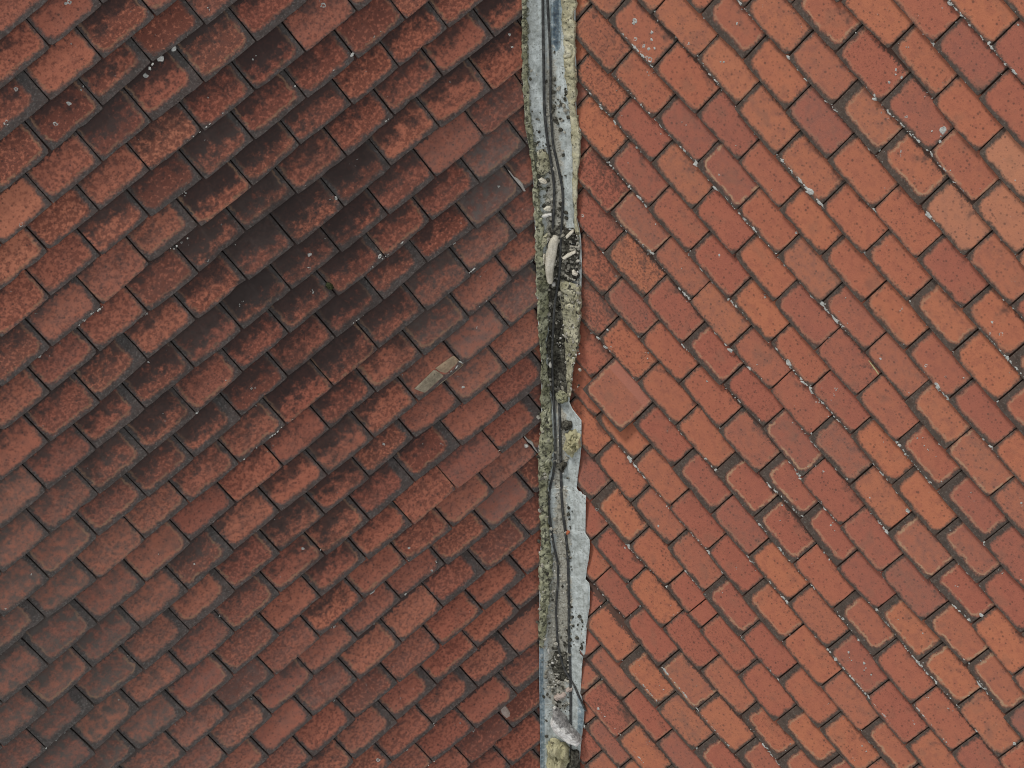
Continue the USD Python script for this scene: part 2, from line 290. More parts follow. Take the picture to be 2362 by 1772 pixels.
ROWS = {"R":{"-13":[-0.187,[[15,0.0,0.04]]],"-12":[0.359,[[14,0.0,-0.22]]],"-11":[-0.107,[[14,0.01,-0.07],[15,-0.01,-0.13]]],"-10":[0.4,[[13,-0.01,-0.22],[14,0.01,-0.24],[15,0.01,-0.15]]],"-9":[-0.099,[[12,0.1,0.04],[13,-0.04,0.09],[14,-0.02,-0.16],[15,-0.02,-0.17],[16,-0.01,-0.01]]],"-8":[0.421,[[11,0.01,0.07],[12,-0.01,-0.03],[13,-0.01,-0.08],[14,-0.02,-0.02],[15,0.02,0.04],[16,0.01,-0.02]]],"-7":[-0.089,[[11,0.01,0.03],[12,0.03,-0.08],[13,-0.01,0.13],[14,-0.06,0.03],[15,-0.03,-0.06],[16,-0.02,-0.14],[17,0.08,0.09]]],"-6":[0.41,[[11,0.02,0.08],[12,0.0,0.07],[13,0.0,-0.06],[14,-0.02,-0.08],[15,-0.06,-0.02],[16,0.03,-0.06]]],"-5":[-0.089,[[11,0.03,0.09],[12,0.03,0.01],[13,-0.0,0.03],[14,-0.0,-0.07],[15,-0.01,-0.06],[16,-0.01,-0.05],[17,-0.03,0.0]]],"-4":[0.482,[[9,-0.04,-0.07],[11,0.01,0.01],[12,0.02,0.03],[13,-0.02,-0.02],[15,-0.01,-0.02],[16,0.02,-0.09],[17,0.02,-0.13]]],"-3":[0.044,[[10,-0.01,0.01],[12,-0.03,0.06],[14,-0.02,-0.04],[15,-0.03,0.05],[16,-0.02,-0.05],[17,-0.02,-0.07],[18,-0.03,-0.14]]],"-2":[-0.461,[[9,0.08,0.07],[10,0.02,0.01],[11,0.03,0.08],[12,0.02,0.05],[13,-0.0,0.04],[14,0.01,0.23],[15,0.0,-0.03],[16,-0.07,0.09],[17,-0.01,-0.02],[18,-0.07,0.03],[19,-0.02,-0.1]]],"-1":[0.068,[[8,0.06,0.04],[9,0.06,0.02],[10,0.05,-0.01],[11,0.01,0.1],[12,-0.06,0.11],[12,-0.02,0.28],[13,-0.0,0.03],[14,-0.01,-0.04],[15,-0.02,-0.05],[16,-0.01,-0.04],[17,-0.03,0.17],[18,-0.04,-0.07]]],"0":[-0.333,[[8,0.09,-0.01],[9,0.08,0.17],[10,0.06,0.13],[11,0.05,0.04],[12,0.01,0.2],[13,-0.02,0.06],[14,-0.01,0.12],[15,-0.04,-0.04],[16,-0.07,-0.04],[17,-0.09,0.1],[18,-0.07,-0.05]]],"1":[0.134,[[7,0.04,0.02],[8,0.04,0.02],[9,0.04,0.04],[10,0.03,0.03],[11,-0.01,0.1],[12,-0.04,0.11],[13,-0.06,0.14],[14,-0.04,0.05],[15,0.0,0.03]]],"2":[-0.301,[[7,0.05,0.03],[8,0.03,0.06],[9,0.03,0.02],[10,0.02,0.14],[11,0.01,0.01],[12,0.02,0.04],[14,-0.07,-0.0],[15,-0.09,-0.05],[16,-0.01,-0.03]]],"3":[0.239,[[6,0.03,-0.12],[7,0.04,0.0],[8,0.04,0.04],[10,-0.03,0.01],[11,-0.01,0.03],[12,0.01,0.09],[14,-0.02,-0.03],[15,-0.07,-0.01]]],"4":[-0.302,[[6,-0.02,-0.08],[7,0.04,-0.04],[8,0.05,0.01],[11,0.02,-0.0],[12,-0.01,-0.03],[13,-0.04,-0.02],[15,-0.04,-0.03]]],"5":[0.15,[[6,0.03,-0.01],[7,0.01,0.13],[8,0.0,-0.03],[9,-0.03,-0.09],[10,0.01,-0.1],[11,-0.01,-0.04],[12,-0.01,0.0],[13,-0.0,-0.07]]],"6":[-0.238,[[7,-0.0,0.02],[8,-0.03,0.07],[9,-0.0,-0.04],[10,-0.01,-0.05],[11,0.01,-0.05],[12,0.0,-0.04],[13,0.01,-0.04],[14,0.01,-0.04]]],"7":[0.226,[[8,-0.0,0.01],[9,0.0,-0.01],[10,-0.0,-0.0],[11,-0.0,-0.05],[12,0.01,-0.02],[13,-0.01,-0.02]]],"8":[-0.27,[[8,0.0,0.02],[9,-0.01,0.03],[10,-0.01,-0.0],[11,0.01,0.11],[13,0.0,-0.05]]],"9":[0.257,[[8,0.0,-0.05],[9,0.01,0.23],[10,-0.01,0.05],[11,-0.01,0.02]]],"10":[-0.316,[[10,0.0,0.03],[11,-0.0,-0.05]]],"11":[0.288,[[10,0.0,0.0]]]},"L":{"-14":[-0.469,[[10,0.0,0.07]]],"-13":[0.037,[[8,0.01,0.03],[9,-0.01,-0.05]]],"-12":[-0.465,[[8,-0.02,-0.0],[9,-0.01,0.07],[10,0.04,0.14],[11,-0.01,0.01]]],"-11":[0.067,[[7,-0.02,-0.09],[8,0.02,0.04],[9,0.01,0.11],[10,-0.01,0.18],[11,-0.0,0.28]]],"-10":[-0.417,[[7,-0.02,-0.03],[8,-0.0,0.12],[9,0.01,0.05],[10,0.01,0.07],[11,0.0,0.07]]],"-9":[0.09,[[6,-0.05,-0.03],[7,-0.02,0.13],[8,0.01,0.02],[9,0.05,0.06],[10,-0.0,0.11],[11,0.01,0.06]]],"-8":[-0.391,[[6,-0.07,-0.09],[7,-0.01,0.04],[9,0.01,0.15],[10,0.04,0.28],[12,0.02,0.06]]],"-7":[0.124,[[5,-0.06,-0.1],[6,-0.03,0.05],[7,-0.01,-0.02],[9,0.04,0.07],[10,0.03,0.11],[11,0.02,-0.04],[12,-0.0,0.1]]],"-6":[-0.372,[[5,-0.12,0.04],[6,-0.05,-0.11],[7,-0.01,-0.1],[8,0.04,-0.03],[9,0.01,0.09],[10,0.05,0.02],[11,0.04,-0.05],[12,0.01,-0.04],[13,0.01,-0.12]]],"-5":[0.144,[[4,-0.15,-0.14],[5,-0.07,0.12],[6,-0.04,-0.08],[7,0.01,-0.04],[8,0.03,0.04],[9,0.05,0.02],[10,0.03,-0.04],[11,0.04,0.01],[12,0.05,-0.06],[13,0.02,-0.14]]],"-4":[-0.373,[[4,-0.14,-0.06],[5,-0.06,0.08],[6,-0.03,-0.14],[7,0.02,-0.01],[10,0.05,0.03],[11,0.02,0.03],[12,0.05,0.15],[13,0.05,-0.12],[14,0.03,-0.12]]],"-3":[0.101,[[4,-0.09,-0.08],[5,-0.07,0.06],[6,-0.01,0.01],[7,-0.01,-0.06],[8,0.01,0.03],[9,0.04,0.07],[10,0.04,-0.03],[11,0.04,-0.07],[13,0.0,-0.09],[14,0.02,-0.1]]],"-2":[-0.329,[[5,-0.11,-0.04],[6,-0.03,-0.01],[7,0.01,-0.01],[8,0.02,0.09],[9,0.03,0.15],[10,0.03,0.05],[11,0.03,0.07],[13,0.01,-0.07],[14,0.03,-0.12],[15,-0.01,0.07]]],"-1":[0.173,[[5,-0.09,0.15],[6,-0.02,-0.02],[7,0.01,0.09],[8,-0.03,0.05],[9,0.02,0.01],[10,0.03,-0.01],[11,0.04,-0.04],[12,0.01,-0.02],[13,0.03,-0.05],[14,-0.01,-0.12],[15,0.01,-0.06]]],"0":[-0.284,[[6,-0.09,-0.02],[7,-0.05,0.02],[8,-0.01,0.02],[9,-0.0,0.0],[11,0.04,0.08],[12,0.06,0.1],[13,0.05,-0.03],[14,0.01,0.13],[15,-0.01,-0.12]]],"1":[0.21,[[6,-0.06,0.01],[7,-0.04,-0.01],[8,0.0,-0.04],[9,0.02,-0.04],[10,0.04,0.08],[12,0.02,0.04],[13,0.02,-0.08],[14,-0.0,-0.05],[15,-0.0,-0.14]]],"2":[-0.291,[[7,-0.07,0.03],[10,0.01,0.05],[11,-0.01,-0.02],[12,0.03,0.02],[13,0.03,-0.09],[15,0.0,-0.14],[16,0.02,-0.15]]],"3":[0.251,[[7,-0.05,0.08],[8,-0.01,-0.03],[9,0.01,0.12],[10,0.01,0.06],[11,0.04,0.05],[12,0.0,-0.09],[13,-0.02,-0.15],[14,-0.01,-0.09],[15,-0.01,-0.11],[16,0.04,-0.29]]],"4":[-0.213,[[9,-0.01,0.13],[10,-0.01,0.1],[11,0.0,0.04],[12,-0.01,0.16],[13,0.01,0.01],[14,0.0,-0.1],[15,0.0,-0.05],[16,-0.01,-0.03],[17,0.03,-0.14]]],"5":[0.316,[[8,-0.04,0.1],[9,-0.0,-0.0],[10,-0.02,0.15],[11,-0.02,0.03],[12,0.02,-0.08],[13,0.01,0.07],[14,0.04,-0.09],[15,0.01,-0.05],[16,-0.01,-0.12]]],"6":[-0.164,[[9,-0.03,0.14],[10,-0.01,0.1],[11,-0.02,0.14],[12,-0.01,-0.07],[13,-0.01,-0.11],[14,0.03,-0.13],[15,0.03,-0.16],[16,0.02,-0.17]]],"7":[0.3,[[9,-0.02,0.12],[11,-0.02,0.06],[12,0.0,-0.06],[13,0.01,-0.09],[14,0.0,-0.14],[15,0.03,-0.2]]],"8":[-0.197,[[11,0.01,0.02],[12,-0.01,0.01],[13,-0.01,-0.06],[14,0.01,-0.12]]],"9":[0.361,[[10,-0.02,0.07],[11,0.0,0.04],[12,0.02,0.29],[13,0.01,0.03]]],"10":[-0.155,[[11,-0.02,0.1],[12,0.0,0.05],[13,0.02,0.01]]],"11":[0.372,[[11,0.0,0.08]]]}}
LEFT = Slope('L', (-2.06209, -1.16978, 4.36068), (0.126298, 0.106179, 0), (-0.050579, 0.060163, 0.065688), {int(k): v for k, v in ROWS['L'].items()})
RIGHT = Slope('R', (-0.67233, 1.38965, 4.37968), (0.107622, -0.12507, 0), (0.058143, 0.050032, 0.073401), {int(k): v for k, v in ROWS['R'].items()})
THICK = 0.0120

def see(p):
    c = (np.asarray(p) - EYE) @ CAM
    return W / 2 + FPX * c[..., 0] / c[..., 2], H / 2 + FPX * c[..., 1] / c[..., 2]

V0 = np.array([0.0, 0.0, 4.0])
VD = np.array([0.0104, 0.84487, 0.53487]); VD /= np.linalg.norm(VD)

# outline of the valley lining as it lies, read along the valley
EDGE_L = [(-700, 1196), (0, 1203), (80, 1206), (200, 1206), (300, 1212), (350, 1222), (400, 1228), (450, 1232), (540, 1234), (600, 1237), (700, 1238), (780, 1243), (850, 1250), (920, 1248), (1000, 1249), (1030, 1242), (1100, 1243), (1170, 1246), (1250, 1248), (1310, 1244), (1400, 1244), (1560, 1243), (1650, 1245), (1772, 1246), (2500, 1250)]
EDGE_R = [(-700, 1330), (0, 1328), (60, 1327), (110, 1325), (140, 1329), (240, 1329), (285, 1332), (300, 1339), (330, 1338), (380, 1334), (430, 1332), (500, 1330), (520, 1335), (550, 1340), (600, 1342), (700, 1340), (760, 1337), (800, 1333), (835, 1324), (860, 1321), (905, 1317), (928, 1313), (945, 1321), (970, 1341), (1000, 1341), (1030, 1341), (1060, 1338), (1090, 1334), (1127, 1330), (1135, 1336), (1139, 1340), (1140, 1352), (1180, 1351), (1230, 1350), (1245, 1360), (1260, 1361), (1290, 1358), (1310, 1354), (1338, 1351), (1346, 1359), (1360, 1361), (1400, 1360), (1430, 1355), (1470, 1352), (1510, 1350), (1518, 1345), (1530, 1343), (1600, 1339), (1632, 1348), (1660, 1347), (1720, 1340), (1772, 1336), (2500, 1330)]
def edge(tab, y):
    t = np.array(sorted(tab)); return np.interp(y, t[:, 0], t[:, 1])

def clip_region(slope, side):
    ys = np.arange(-700, 2500, 20.0)
    if side < 0:
        line = [slope.hit(edge(EDGE_L, y) + 6, y) for y in ys]
        far = [slope.hit(-3000, 2500), slope.hit(-3000, -700)]
    else:
        low = [min(edge(EDGE_R, q) for q in (y - 15, y, y + 15)) - 7 for y in ys]
        line = [slope.hit(x, y) for x, y in zip(low, ys)]
        far = [slope.hit(5200, 2500), slope.hit(5200, -700)]
    return Polygon([(s * slope.wa, r * slope.gb) for s, r in line + far]).buffer(0)

def wide_region(slope, side):
    """Everything on this slope's side of the line where the two slopes meet."""
    ends = []
    for p, t in ((V0 + VD * 3.2, 0), (V0 - VD * 3.2, 1)):
        q = p - slope.T
        ends.append((q @ slope.a / slope.wa, q @ slope.b / slope.gb))
    far = [slope.hit(-3000 if side < 0 else 5200, 2500), slope.hit(-3000 if side < 0 else 5200, -700)]
    return Polygon(ends + [(s * slope.wa, r * slope.gb) for s, r in far]).buffer(0)

def prism(poly, top, depth, bevel=0.0016):
    """A slab over a 2D outline with a small worn arris; top(xy) gives the height of its face."""
    ring = np.array(poly.exterior.coords)[:-1]
    if not poly.exterior.is_ccw:
        ring = ring[::-1]
    nxt, prv = np.roll(ring, -1, 0), np.roll(ring, 1, 0)
    d1, d2 = ring - prv, nxt - ring
    n1 = np.c_[d1[:, 1], -d1[:, 0]]; n2 = np.c_[d2[:, 1], -d2[:, 0]]
    n1 /= np.linalg.norm(n1, axis=1)[:, None] + 1e-12; n2 /= np.linalg.norm(n2, axis=1)[:, None] + 1e-12
    nn = n1 + n2; nn /= np.maximum(np.linalg.norm(nn, axis=1)[:, None], 0.3)
    ins = ring - nn * bevel
    z0 = top(ring)
    n = len(ring)
    v = np.vstack([np.c_[ring, z0 - depth], np.c_[ring, z0 - bevel], np.c_[ins, top(ins)]])
    f = []
    for i in range(n):
        j = (i + 1) % n
        for a in (0, n):
            f += [(a + i, a + j, a + n + j), (a + i, a + n + j, a + n + i)]
    pv, pf = trimesh.creation.triangulate_polygon(Polygon(ins), engine='earcut')
    look = {tuple(np.round(q, 7)): i for i, q in enumerate(ins)}
    for t in pf:
        try:
            q = [look[tuple(np.round(pv[i], 7))] for i in t]
        except KeyError:
            q = [int(np.argmin(((ins - pv[i]) ** 2).sum(1))) for i in t]
        if len(set(q)) < 3:
            continue
        e = np.cross(ins[q[1]] - ins[q[0]], ins[q[2]] - ins[q[0]])
        if e < 0:
            q = q[::-1]
        f.append(tuple(2 * n + i for i in q))
    return v, np.array(f)

def split_flat(v, f):
    """Separate the faces of each facet so that arrises stay crisp (no smoothing)."""
    return v[f].reshape(-1, 3), np.arange(len(f) * 3).reshape(-1, 3)

def tile_mesh(sl, k, n, region, rng, slip=0.0, lift=0.0, extra_gap=0.0):
    (s0, r0), (s1, r1) = sl.joint(k, n), sl.joint(k, n + 1)
    gap = rng.uniform(0.0016, 0.0042) + extra_gap
    x0, x1 = s0 * sl.wa + gap / 2, s1 * sl.wa - gap / 2
    w = x1 - x0
    L = 0.245
    c = rng.uniform(0.002, 0.005)
    m = 7
    tx = np.linspace(c, w - c, m)
    pts = [(0.0006, c)] + [(0.002 + 0.0008 * 0, 0.001)] + [(x, rng.normal(0, 0.0006)) for x in tx[1:-1]] + [(w - 0.002, 0.001), (w - 0.0006, c), (w + rng.normal(0, .0004), 0.05), (w + rng.normal(0, .0004), 0.11), (w, L), (0, L), (rng.normal(0, .0004), 0.11), (rng.normal(0, .0004), 0.05)]
    pts = np.array(pts)
    if rng.random() < 0.16:                                          # a chipped tail
        j = rng.integers(3, 7); pts[j, 1] += rng.uniform(0.0025, 0.006)
    if rng.random() < 0.12:
        q = 0 if rng.random() < 0.5 else 1
        if q: pts[7:9] += [[-0.004, 0.002], [-0.0006, 0.006]]
        else: pts[0:2] += [[0.0006, 0.006], [0.004, 0.002]]
    base = np.array([x0, 0.0])
    tail = lambda x: ((r0 + r1) / 2 + 0.35 * (r1 - r0) * (np.clip(x / w, 0, 1) - 0.5)) * sl.gb - slip * sl.gb
    xy = np.c_[pts[:, 0] + x0, pts[:, 1] + tail(pts[:, 0])]
    poly = Polygon(xy)
    if region is not None and not region.contains(poly):
        poly = poly.intersection(region)
        if poly.geom_type != 'Polygon':
            poly = max(poly.geoms, key=lambda q: q.area, default=None) if hasattr(poly, 'geoms') else None
        if poly is None or poly.is_empty or poly.area < 0.00012:
            return None
        poly = poly.simplify(0.0004)
        if poly.geom_type != 'Polygon' or poly.is_empty:
            return None
    tw = rng.uniform(-1, 1) * 0.0016; up = rng.uniform(0.0008, 0.0040) + lift
    cam_b = rng.uniform(0.0, 0.0012)
    slope = THICK / sl.gb
    def top(q):
        x = (q[:, 0] - x0) / w; y = q[:, 1] - (k - slip) * sl.gb
        fade = np.clip(1 - y / 0.2, 0, 1)
        return -y * slope + (up + abs(tw) + tw * (2 * x - 1) + cam_b * (1 - (2 * x - 1) ** 2)) * fade - 0.0 + slip * THICK
    v, f = prism(poly, top, THICK - 0.0008)
    tu = np.c_[v[:, 0] - x0 + (0.165 - w) / 2, v[:, 1] - tail(v[:, 0] - x0)]
    wv = sl.T + np.outer(v[:, 0], sl.a / sl.wa) + np.outer(v[:, 1], sl.b / sl.gb) + np.outer(v[:, 2], sl.N)
    if np.cross(sl.a, sl.b) @ sl.N < 0:
        f = f[:, ::-1]
    return wv, f, tu

def blob(px, py, c):
    return sum(a * math.exp(-((px - x) ** 2 + (py - y) ** 2) / (2 * s * s)) for x, y, s, a in c)

TOP_DARK_L = [(560, 670, 110, .55), (760, 560, 190, .48), (640, 340, 180, .42), (330, 190, 140, .22), (800, 1150, 150, .25), (360, 950, 130, .42), (640, 1240, 130, .2), (1120, 1330, 190, -.30), (60, 490, 110, -.45), (1090, 950, 160, -.25), (1180, 60, 90, .4), (800, 840, 130, .32), (900, 1600, 200, -.12), (150, 1500, 250, -.05), (1000, 300, 120, .1)]  # how strongly left tiles darken towards their upper edge, by place
FILM_L = [(130, 1660, 270, .85), (60, 1250, 190, .45), (1080, 780, 80, .45), (1130, 330, 75, .75), (1150, 480, 60, .4), (1120, 620, 60, .35), (1010, 690, 60, .35), (560, 760, 300, .08), (1170, 1130, 60, .5), (330, 700, 200, .12), (1200, 660, 60, .35), (700, 1640, 250, .15), (950, 870, 60, .2)]
MOTT_L = [(700, 350, 350, .18), (150, 150, 250, .12), (100, 1500, 300, -.3), (1080, 1150, 200, -.12), (1150, 750, 150, -.2)]
MOTT_R = [(1370, 150, 70, .5), (1370, 420, 70, .6), (1360, 620, 70, .5), (1350, 780, 60, .25), (1330, 1050, 60, .3), (1420, 1330, 90, .25), (1400, 1650, 70, .4), (1500, 100, 200, .1), (1450, 700, 100, .25)]

GRIME_L = [(560, 680, 120, .75), (780, 560, 170, .65), (650, 380, 170, .55), (330, 200, 120, .35), (1000, 130, 140, .25), (820, 860, 130, .55), (360, 970, 140, .65), (780, 1130, 140, .45), (620, 1270, 150, .45), (60, 900, 120, .3), (130, 1680, 240, .36), (200, 1250, 180, .32), (1170, 60, 80, .5)]
GRIME_R = [(1360, 60, 60, .45), (1365, 300, 60, .35), (1370, 470, 55, .4), (1360, 640, 60, .3), (1410, 1360, 60, .25)]

def tile_look(sl, px, py, rng):
    if sl is LEFT:
        d = float(np.clip(0.42 + blob(px, py, TOP_DARK_L) + rng.normal(0, .16), 0.0, 1.1))
        mo = float(np.clip(0.55 + blob(px, py, MOTT_L) + rng.normal(0, .18), 0, 1))
        fm = float(np.clip(0.06 + blob(px, py, FILM_L) + rng.normal(0, .07), 0, 0.85))
        wide = rng.random() < 0.16
        rim = (rng.uniform(.004, .011), rng.uniform(.010, .017) + (.008 if wide else 0), rng.uniform(.006, .016) + (.013 if wide else 0))
        if rng.random() < 0.10:
            rim = (rng.uniform(.000, .004), rng.uniform(.002, .006), rng.uniform(.002, .006))
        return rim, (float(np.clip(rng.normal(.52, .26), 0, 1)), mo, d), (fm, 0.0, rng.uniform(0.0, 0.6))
    mo = float(np.clip(0.18 + blob(px, py, MOTT_R) + abs(rng.normal(0, .12)), 0, 1))
    d = float(np.clip(rng.normal(0.06, .08) + 0.62 * blob(px, py, MOTT_R), 0, .75))
    wide = rng.random() < (0.30 if py > 950 and px > 1700 else 0.12)
    big = 0.010 if wide else 0.0
    rim = (rng.uniform(.008, .015) + big, rng.uniform(.009, .014) + big * .8, rng.uniform(.003, .007) + big * .3)
    if rng.random() < 0.25:
        rim = (rng.uniform(.004, .008), rng.uniform(.006, .010), rng.uniform(.002, .004))
    light = 0.0
    return rim, (float(np.clip(rng.normal(.48, .42), 0, 1)), mo, d), (float(np.clip(rng.normal(0.05, .12), 0, .4)), light, rng.uniform(.45, .9) if wide else rng.uniform(0, .35))

# tiles that stand out in the photograph: place -> what differs
SPECIAL_L = {(560, 690): dict(top_dark=1.3, mott=.9), (90, 40): dict(top_dark=.4), (50, 440): dict(tint=1., top_dark=.0, mott=.2, light=.14, film=0.), (40, 570): dict(tint=1., top_dark=.05, light=.14, film=0., mott=.5), (150, 500): dict(tint=.9, top_dark=.1, light=.05, film=0.), (1085, 1065): dict(lift=.004, rim=(.0, .001, .002), top_dark=.42, mott=.30, tint=.0, film=.28), (960, 1140): dict(lift=.003, rim=(.002, .003, .004), top_dark=.15, mott=.55, tint=.6), (365, 310): dict(light=.18, rim=(.002, .008, .010)),
             (350, 920): dict(top_dark=1.0, mott=.8), (1000, 300): dict(rim=(.001, .006, .004), mott=.3, top_dark=.1), (1130, 320): dict(film=.75), (1090, 780): dict(film=.6), (1060, 690): dict(film=.35)}
SPECIAL_R = {(2260, 350): dict(light=.5, tint=.9), (2230, 510): dict(light=.35, tint=.9), (2320, 470): dict(light=.35, tint=.9), (1690, 150): dict(tint=1.0, light=.12), (1590, 290): dict(tint=0.0), (1660, 400): dict(tint=.1, rim=(.016, .014, .006), warm=1.), (1730, 1090): dict(tint=.1, rim=(.030, .016, .006), warm=1.), (1820, 1130): dict(tint=.1, rim=(.022, .018, .006), warm=1.), (1850, 1040): dict(film=.25, rim=(.004, .008, .008), warm=1.), (1460, 720): dict(tint=.0, film=.2), (2120, 1310): dict(rim=(.02, .012, .006), warm=1.), (2090, 1450): dict(rim=(.018, .014, .006), warm=1.), (2200, 1470): dict(rim=(.018, .012, .006), warm=1.), (2190, 1580): dict(rim=(.018, .016, .008), warm=1.), (2290, 1560): dict(rim=(.018, .016, .008), warm=1.), (1580, 1560): dict(rim=(.014, .012, .006), warm=.9), (1575, 1385): dict(crack=((1618, 1390), (1588, 1414)))}
SLIPPED = (1400, 905)

def lay(sl, name, label, mat, side, special):
    roof = thing(name, label, 'roof')
    region = clip_region(sl, side)
    seen, hidden = [], []
    lo = {}
    for k in range(-24, 22):
        for n in range(-45, 45):
            s, r = sl.joint(k, n)
            c = sl.at(s + .5, r + .5)
            x, y = see(c)
            inside = (-70 < x < 1420 if side < 0 else 1140 < x < 2440) and -60 < y < 1850
            near = -650 < y < 2400 and (-900 < x < 1420 if side < 0 else 1140 < x < 3300)
            if near:
                (seen if inside else hidden).append((k, n, x, y))
    sp = {}
    for (x, y), d in special.items():
        s, r = sl.hit(x, y)
        k = math.floor(r); n = max((q for q in range(-45, 45) if sl.joint(k, q)[0] <= s), default=None)
        k2 = k if sl.joint(k, n)[1] <= r else k - 1
        sp[(k2, n)] = d
    if side > 0:
        s, r = sl.hit(*SLIPPED); k = math.floor(r); slipped = (k, max(q for q in range(-45, 45) if sl.joint(k, q)[0] <= s))
    else:
        slipped = None
    extra = []
    for k, n, x, y in seen + hidden:
        rng = np.random.default_rng((k + 60) * 1009 + (n + 60) * 7 + (1 if side > 0 else 0))
        kw = dict(slip=0.38, lift=0.0125) if (k, n) == slipped else {}
        d = sp.get((k, n), {})
        if 'lift' in d:
            kw['lift'] = d['lift']
        got = tile_mesh(sl, k, n, region, rng, **kw)
        if got is None:
            continue
        v, f, tu = got
        rim, tone, misc = tile_look(sl, float(x), float(y), rng)
        rim = d.get('rim', rim); tone = (d.get('tint', tone[0]), d.get('mott', tone[1]), d.get('top_dark', tone[2])); misc = (d.get('film', misc[0]), d.get('light', misc[1]), d.get('warm', misc[2]))
        if (k, n) == slipped:
            rim, tone, misc = (.009, .012, .005), (.40, .36, -1.0), (.16, .05, .7)
        hsh = rng.random()
        v, f, tu2 = v[f].reshape(-1, 3), np.arange(f.size).reshape(-1, 3), tu[f].reshape(-1, 2)
        gr = float(np.clip(blob(float(x), float(y), GRIME_L if sl is LEFT else GRIME_R), 0, 0.72))
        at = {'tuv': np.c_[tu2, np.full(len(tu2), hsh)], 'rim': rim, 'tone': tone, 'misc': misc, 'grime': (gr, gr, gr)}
        if (k, n, x, y) in seen_set(seen):
            if 'crack' in d:
                p0, p1 = (np.array(sl.hit(*q)) * [sl.wa, sl.gb] for q in d['crack'])
                e = (p1 - p0) / np.linalg.norm(p1 - p0); nn = np.array([-e[1], e[0]])
                for sg in (-1, 1):
                    half = Polygon([p0 - e * .5 + nn * sg * .0016, p1 + e * .5 + nn * sg * .0016, p1 + e * .5 + nn * sg * .6, p0 - e * .5 + nn * sg * .6]).buffer(0)
                    piece = tile_mesh(sl, k, n, region.intersection(half), np.random.default_rng(5), lift=.0 if sg < 0 else .002)
                    if piece:
                        pv, pf, pt = piece
                        pt = pt[pf].reshape(-1, 2)
                        tag(obj('roof_tile', (pv[pf].reshape(-1, 3), np.arange(pf.size).reshape(-1, 3)), mat, roof, attrs={'tuv': np.c_[pt, np.full(len(pt), hsh)], 'rim': rim, 'tone': tone, 'misc': misc, 'grime': (gr, gr, gr)}), 'piece of a clay tile cracked across')
                continue
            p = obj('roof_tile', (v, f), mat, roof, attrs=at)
            if (k, n) == slipped:
                tag(p, 'loose clay tile slipped down over the course below it')
        else:
            extra.append((v, f, {q: (a if np.ndim(a) == 2 else np.tile(a, (len(v), 1))) for q, a in at.items()}))
    if extra:
        off = np.cumsum([0] + [len(e[0]) for e in extra[:-1]])
        p = obj('outer_tiles', (np.vstack([e[0] for e in extra]), np.vstack([e[1] + o for e, o in zip(extra, off)])), mat, roof, attrs={q: np.vstack([e[2][q] for e in extra]) for q in extra[0][2]})
        tag(p, kind='stuff')
    # felt on the boards below the tiles, meeting along the valley
    box = Polygon([(np.array(sl.hit(x, y)) * [sl.wa, sl.gb]) for x, y in ((-900, -650), (3300, -650), (3300, 2400), (-900, 2400))])
    pl = wide_region(sl, side).intersection(box)
    v, f = prism(pl.simplify(0.001), lambda q: np.full(len(q), -0.050), 0.010)
    obj('roof_felt', (sl.T + np.outer(v[:, 0], sl.a / sl.wa) + np.outer(v[:, 1], sl.b / sl.gb) + np.outer(v[:, 2], sl.N), f), 'roof_felt', roof)
    return roof

_seen_cache = {}
def seen_set(seen):
    return _seen_cache.setdefault(id(seen), set(seen))

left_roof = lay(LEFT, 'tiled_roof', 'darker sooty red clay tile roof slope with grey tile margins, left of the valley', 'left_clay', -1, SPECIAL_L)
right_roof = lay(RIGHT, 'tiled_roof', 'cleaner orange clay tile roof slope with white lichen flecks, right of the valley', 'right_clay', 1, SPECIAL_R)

# ------------------------------------------------------------------ the valley lining between the slopes
VN = np.array([0, 0, 1.0]) - VD * VD[2]; VN /= np.linalg.norm(VN)
VU = np.cross(VD, VN)
def to_valley(p):
    q = np.asarray(p) - V0
    return np.stack([q @ VU, q @ VD, q @ VN], -1)
def from_valley(u, v, h):
    return V0 + np.multiply.outer(u, VU) + np.multiply.outer(v, VD) + np.multiply.outer(h, VN)

_ys = np.arange(-600, 2400, 2.0)
_L = np.array([to_valley(LEFT.at(*LEFT.hit(edge(EDGE_L, y), y, 0.007), 0.007)) for y in _ys])
_R = np.array([to_valley(RIGHT.at(*RIGHT.hit(edge(EDGE_R, y), y, 0.0065), 0.0065)) for y in _ys])
_o = np.argsort(_L[:, 1]); _L = _L[_o]; _yL = _ys[_o]
_o = np.argsort(_R[:, 1]); _R = _R[_o]
def rim_at(v):
    return np.interp(v, _L[:, 1], _L[:, 0]), np.interp(v, _R[:, 1], _R[:, 0]), np.interp(v, _L[:, 1], _L[:, 2]), np.interp(v, _R[:, 1], _R[:, 2])
def photo_y(v):
    return np.interp(v, _L[:, 1], _yL)
def v_of(y):
    o = np.argsort(_yL); return np.interp(y, _yL[o], _L[o, 1])

def sink(y):
    """How far the lining sags below the straight line between its two edges."""
    return 0.020 + 0.030 * np.exp(-((y - 780) / 150.0) ** 4) + 0.006 * np.exp(-((y - 1560) / 60.0) ** 2)
def surf(u, v):
    uL, uR, hL, hR = rim_at(v)
    w = np.clip((u - uL) / (uR - uL), 0, 1)
    y = photo_y(v)
    p = np.stack([u * 9, v * 9, 0 * v], -1)
    wav = (meshkit.fbm(p, 3, 5) - 0.5) * 0.010 * np.clip(4 * w * (1 - w), 0, 1)
    return hL + (hR - hL) * w - sink(y) * (4 * w * (1 - w)) ** 1.15 + wav

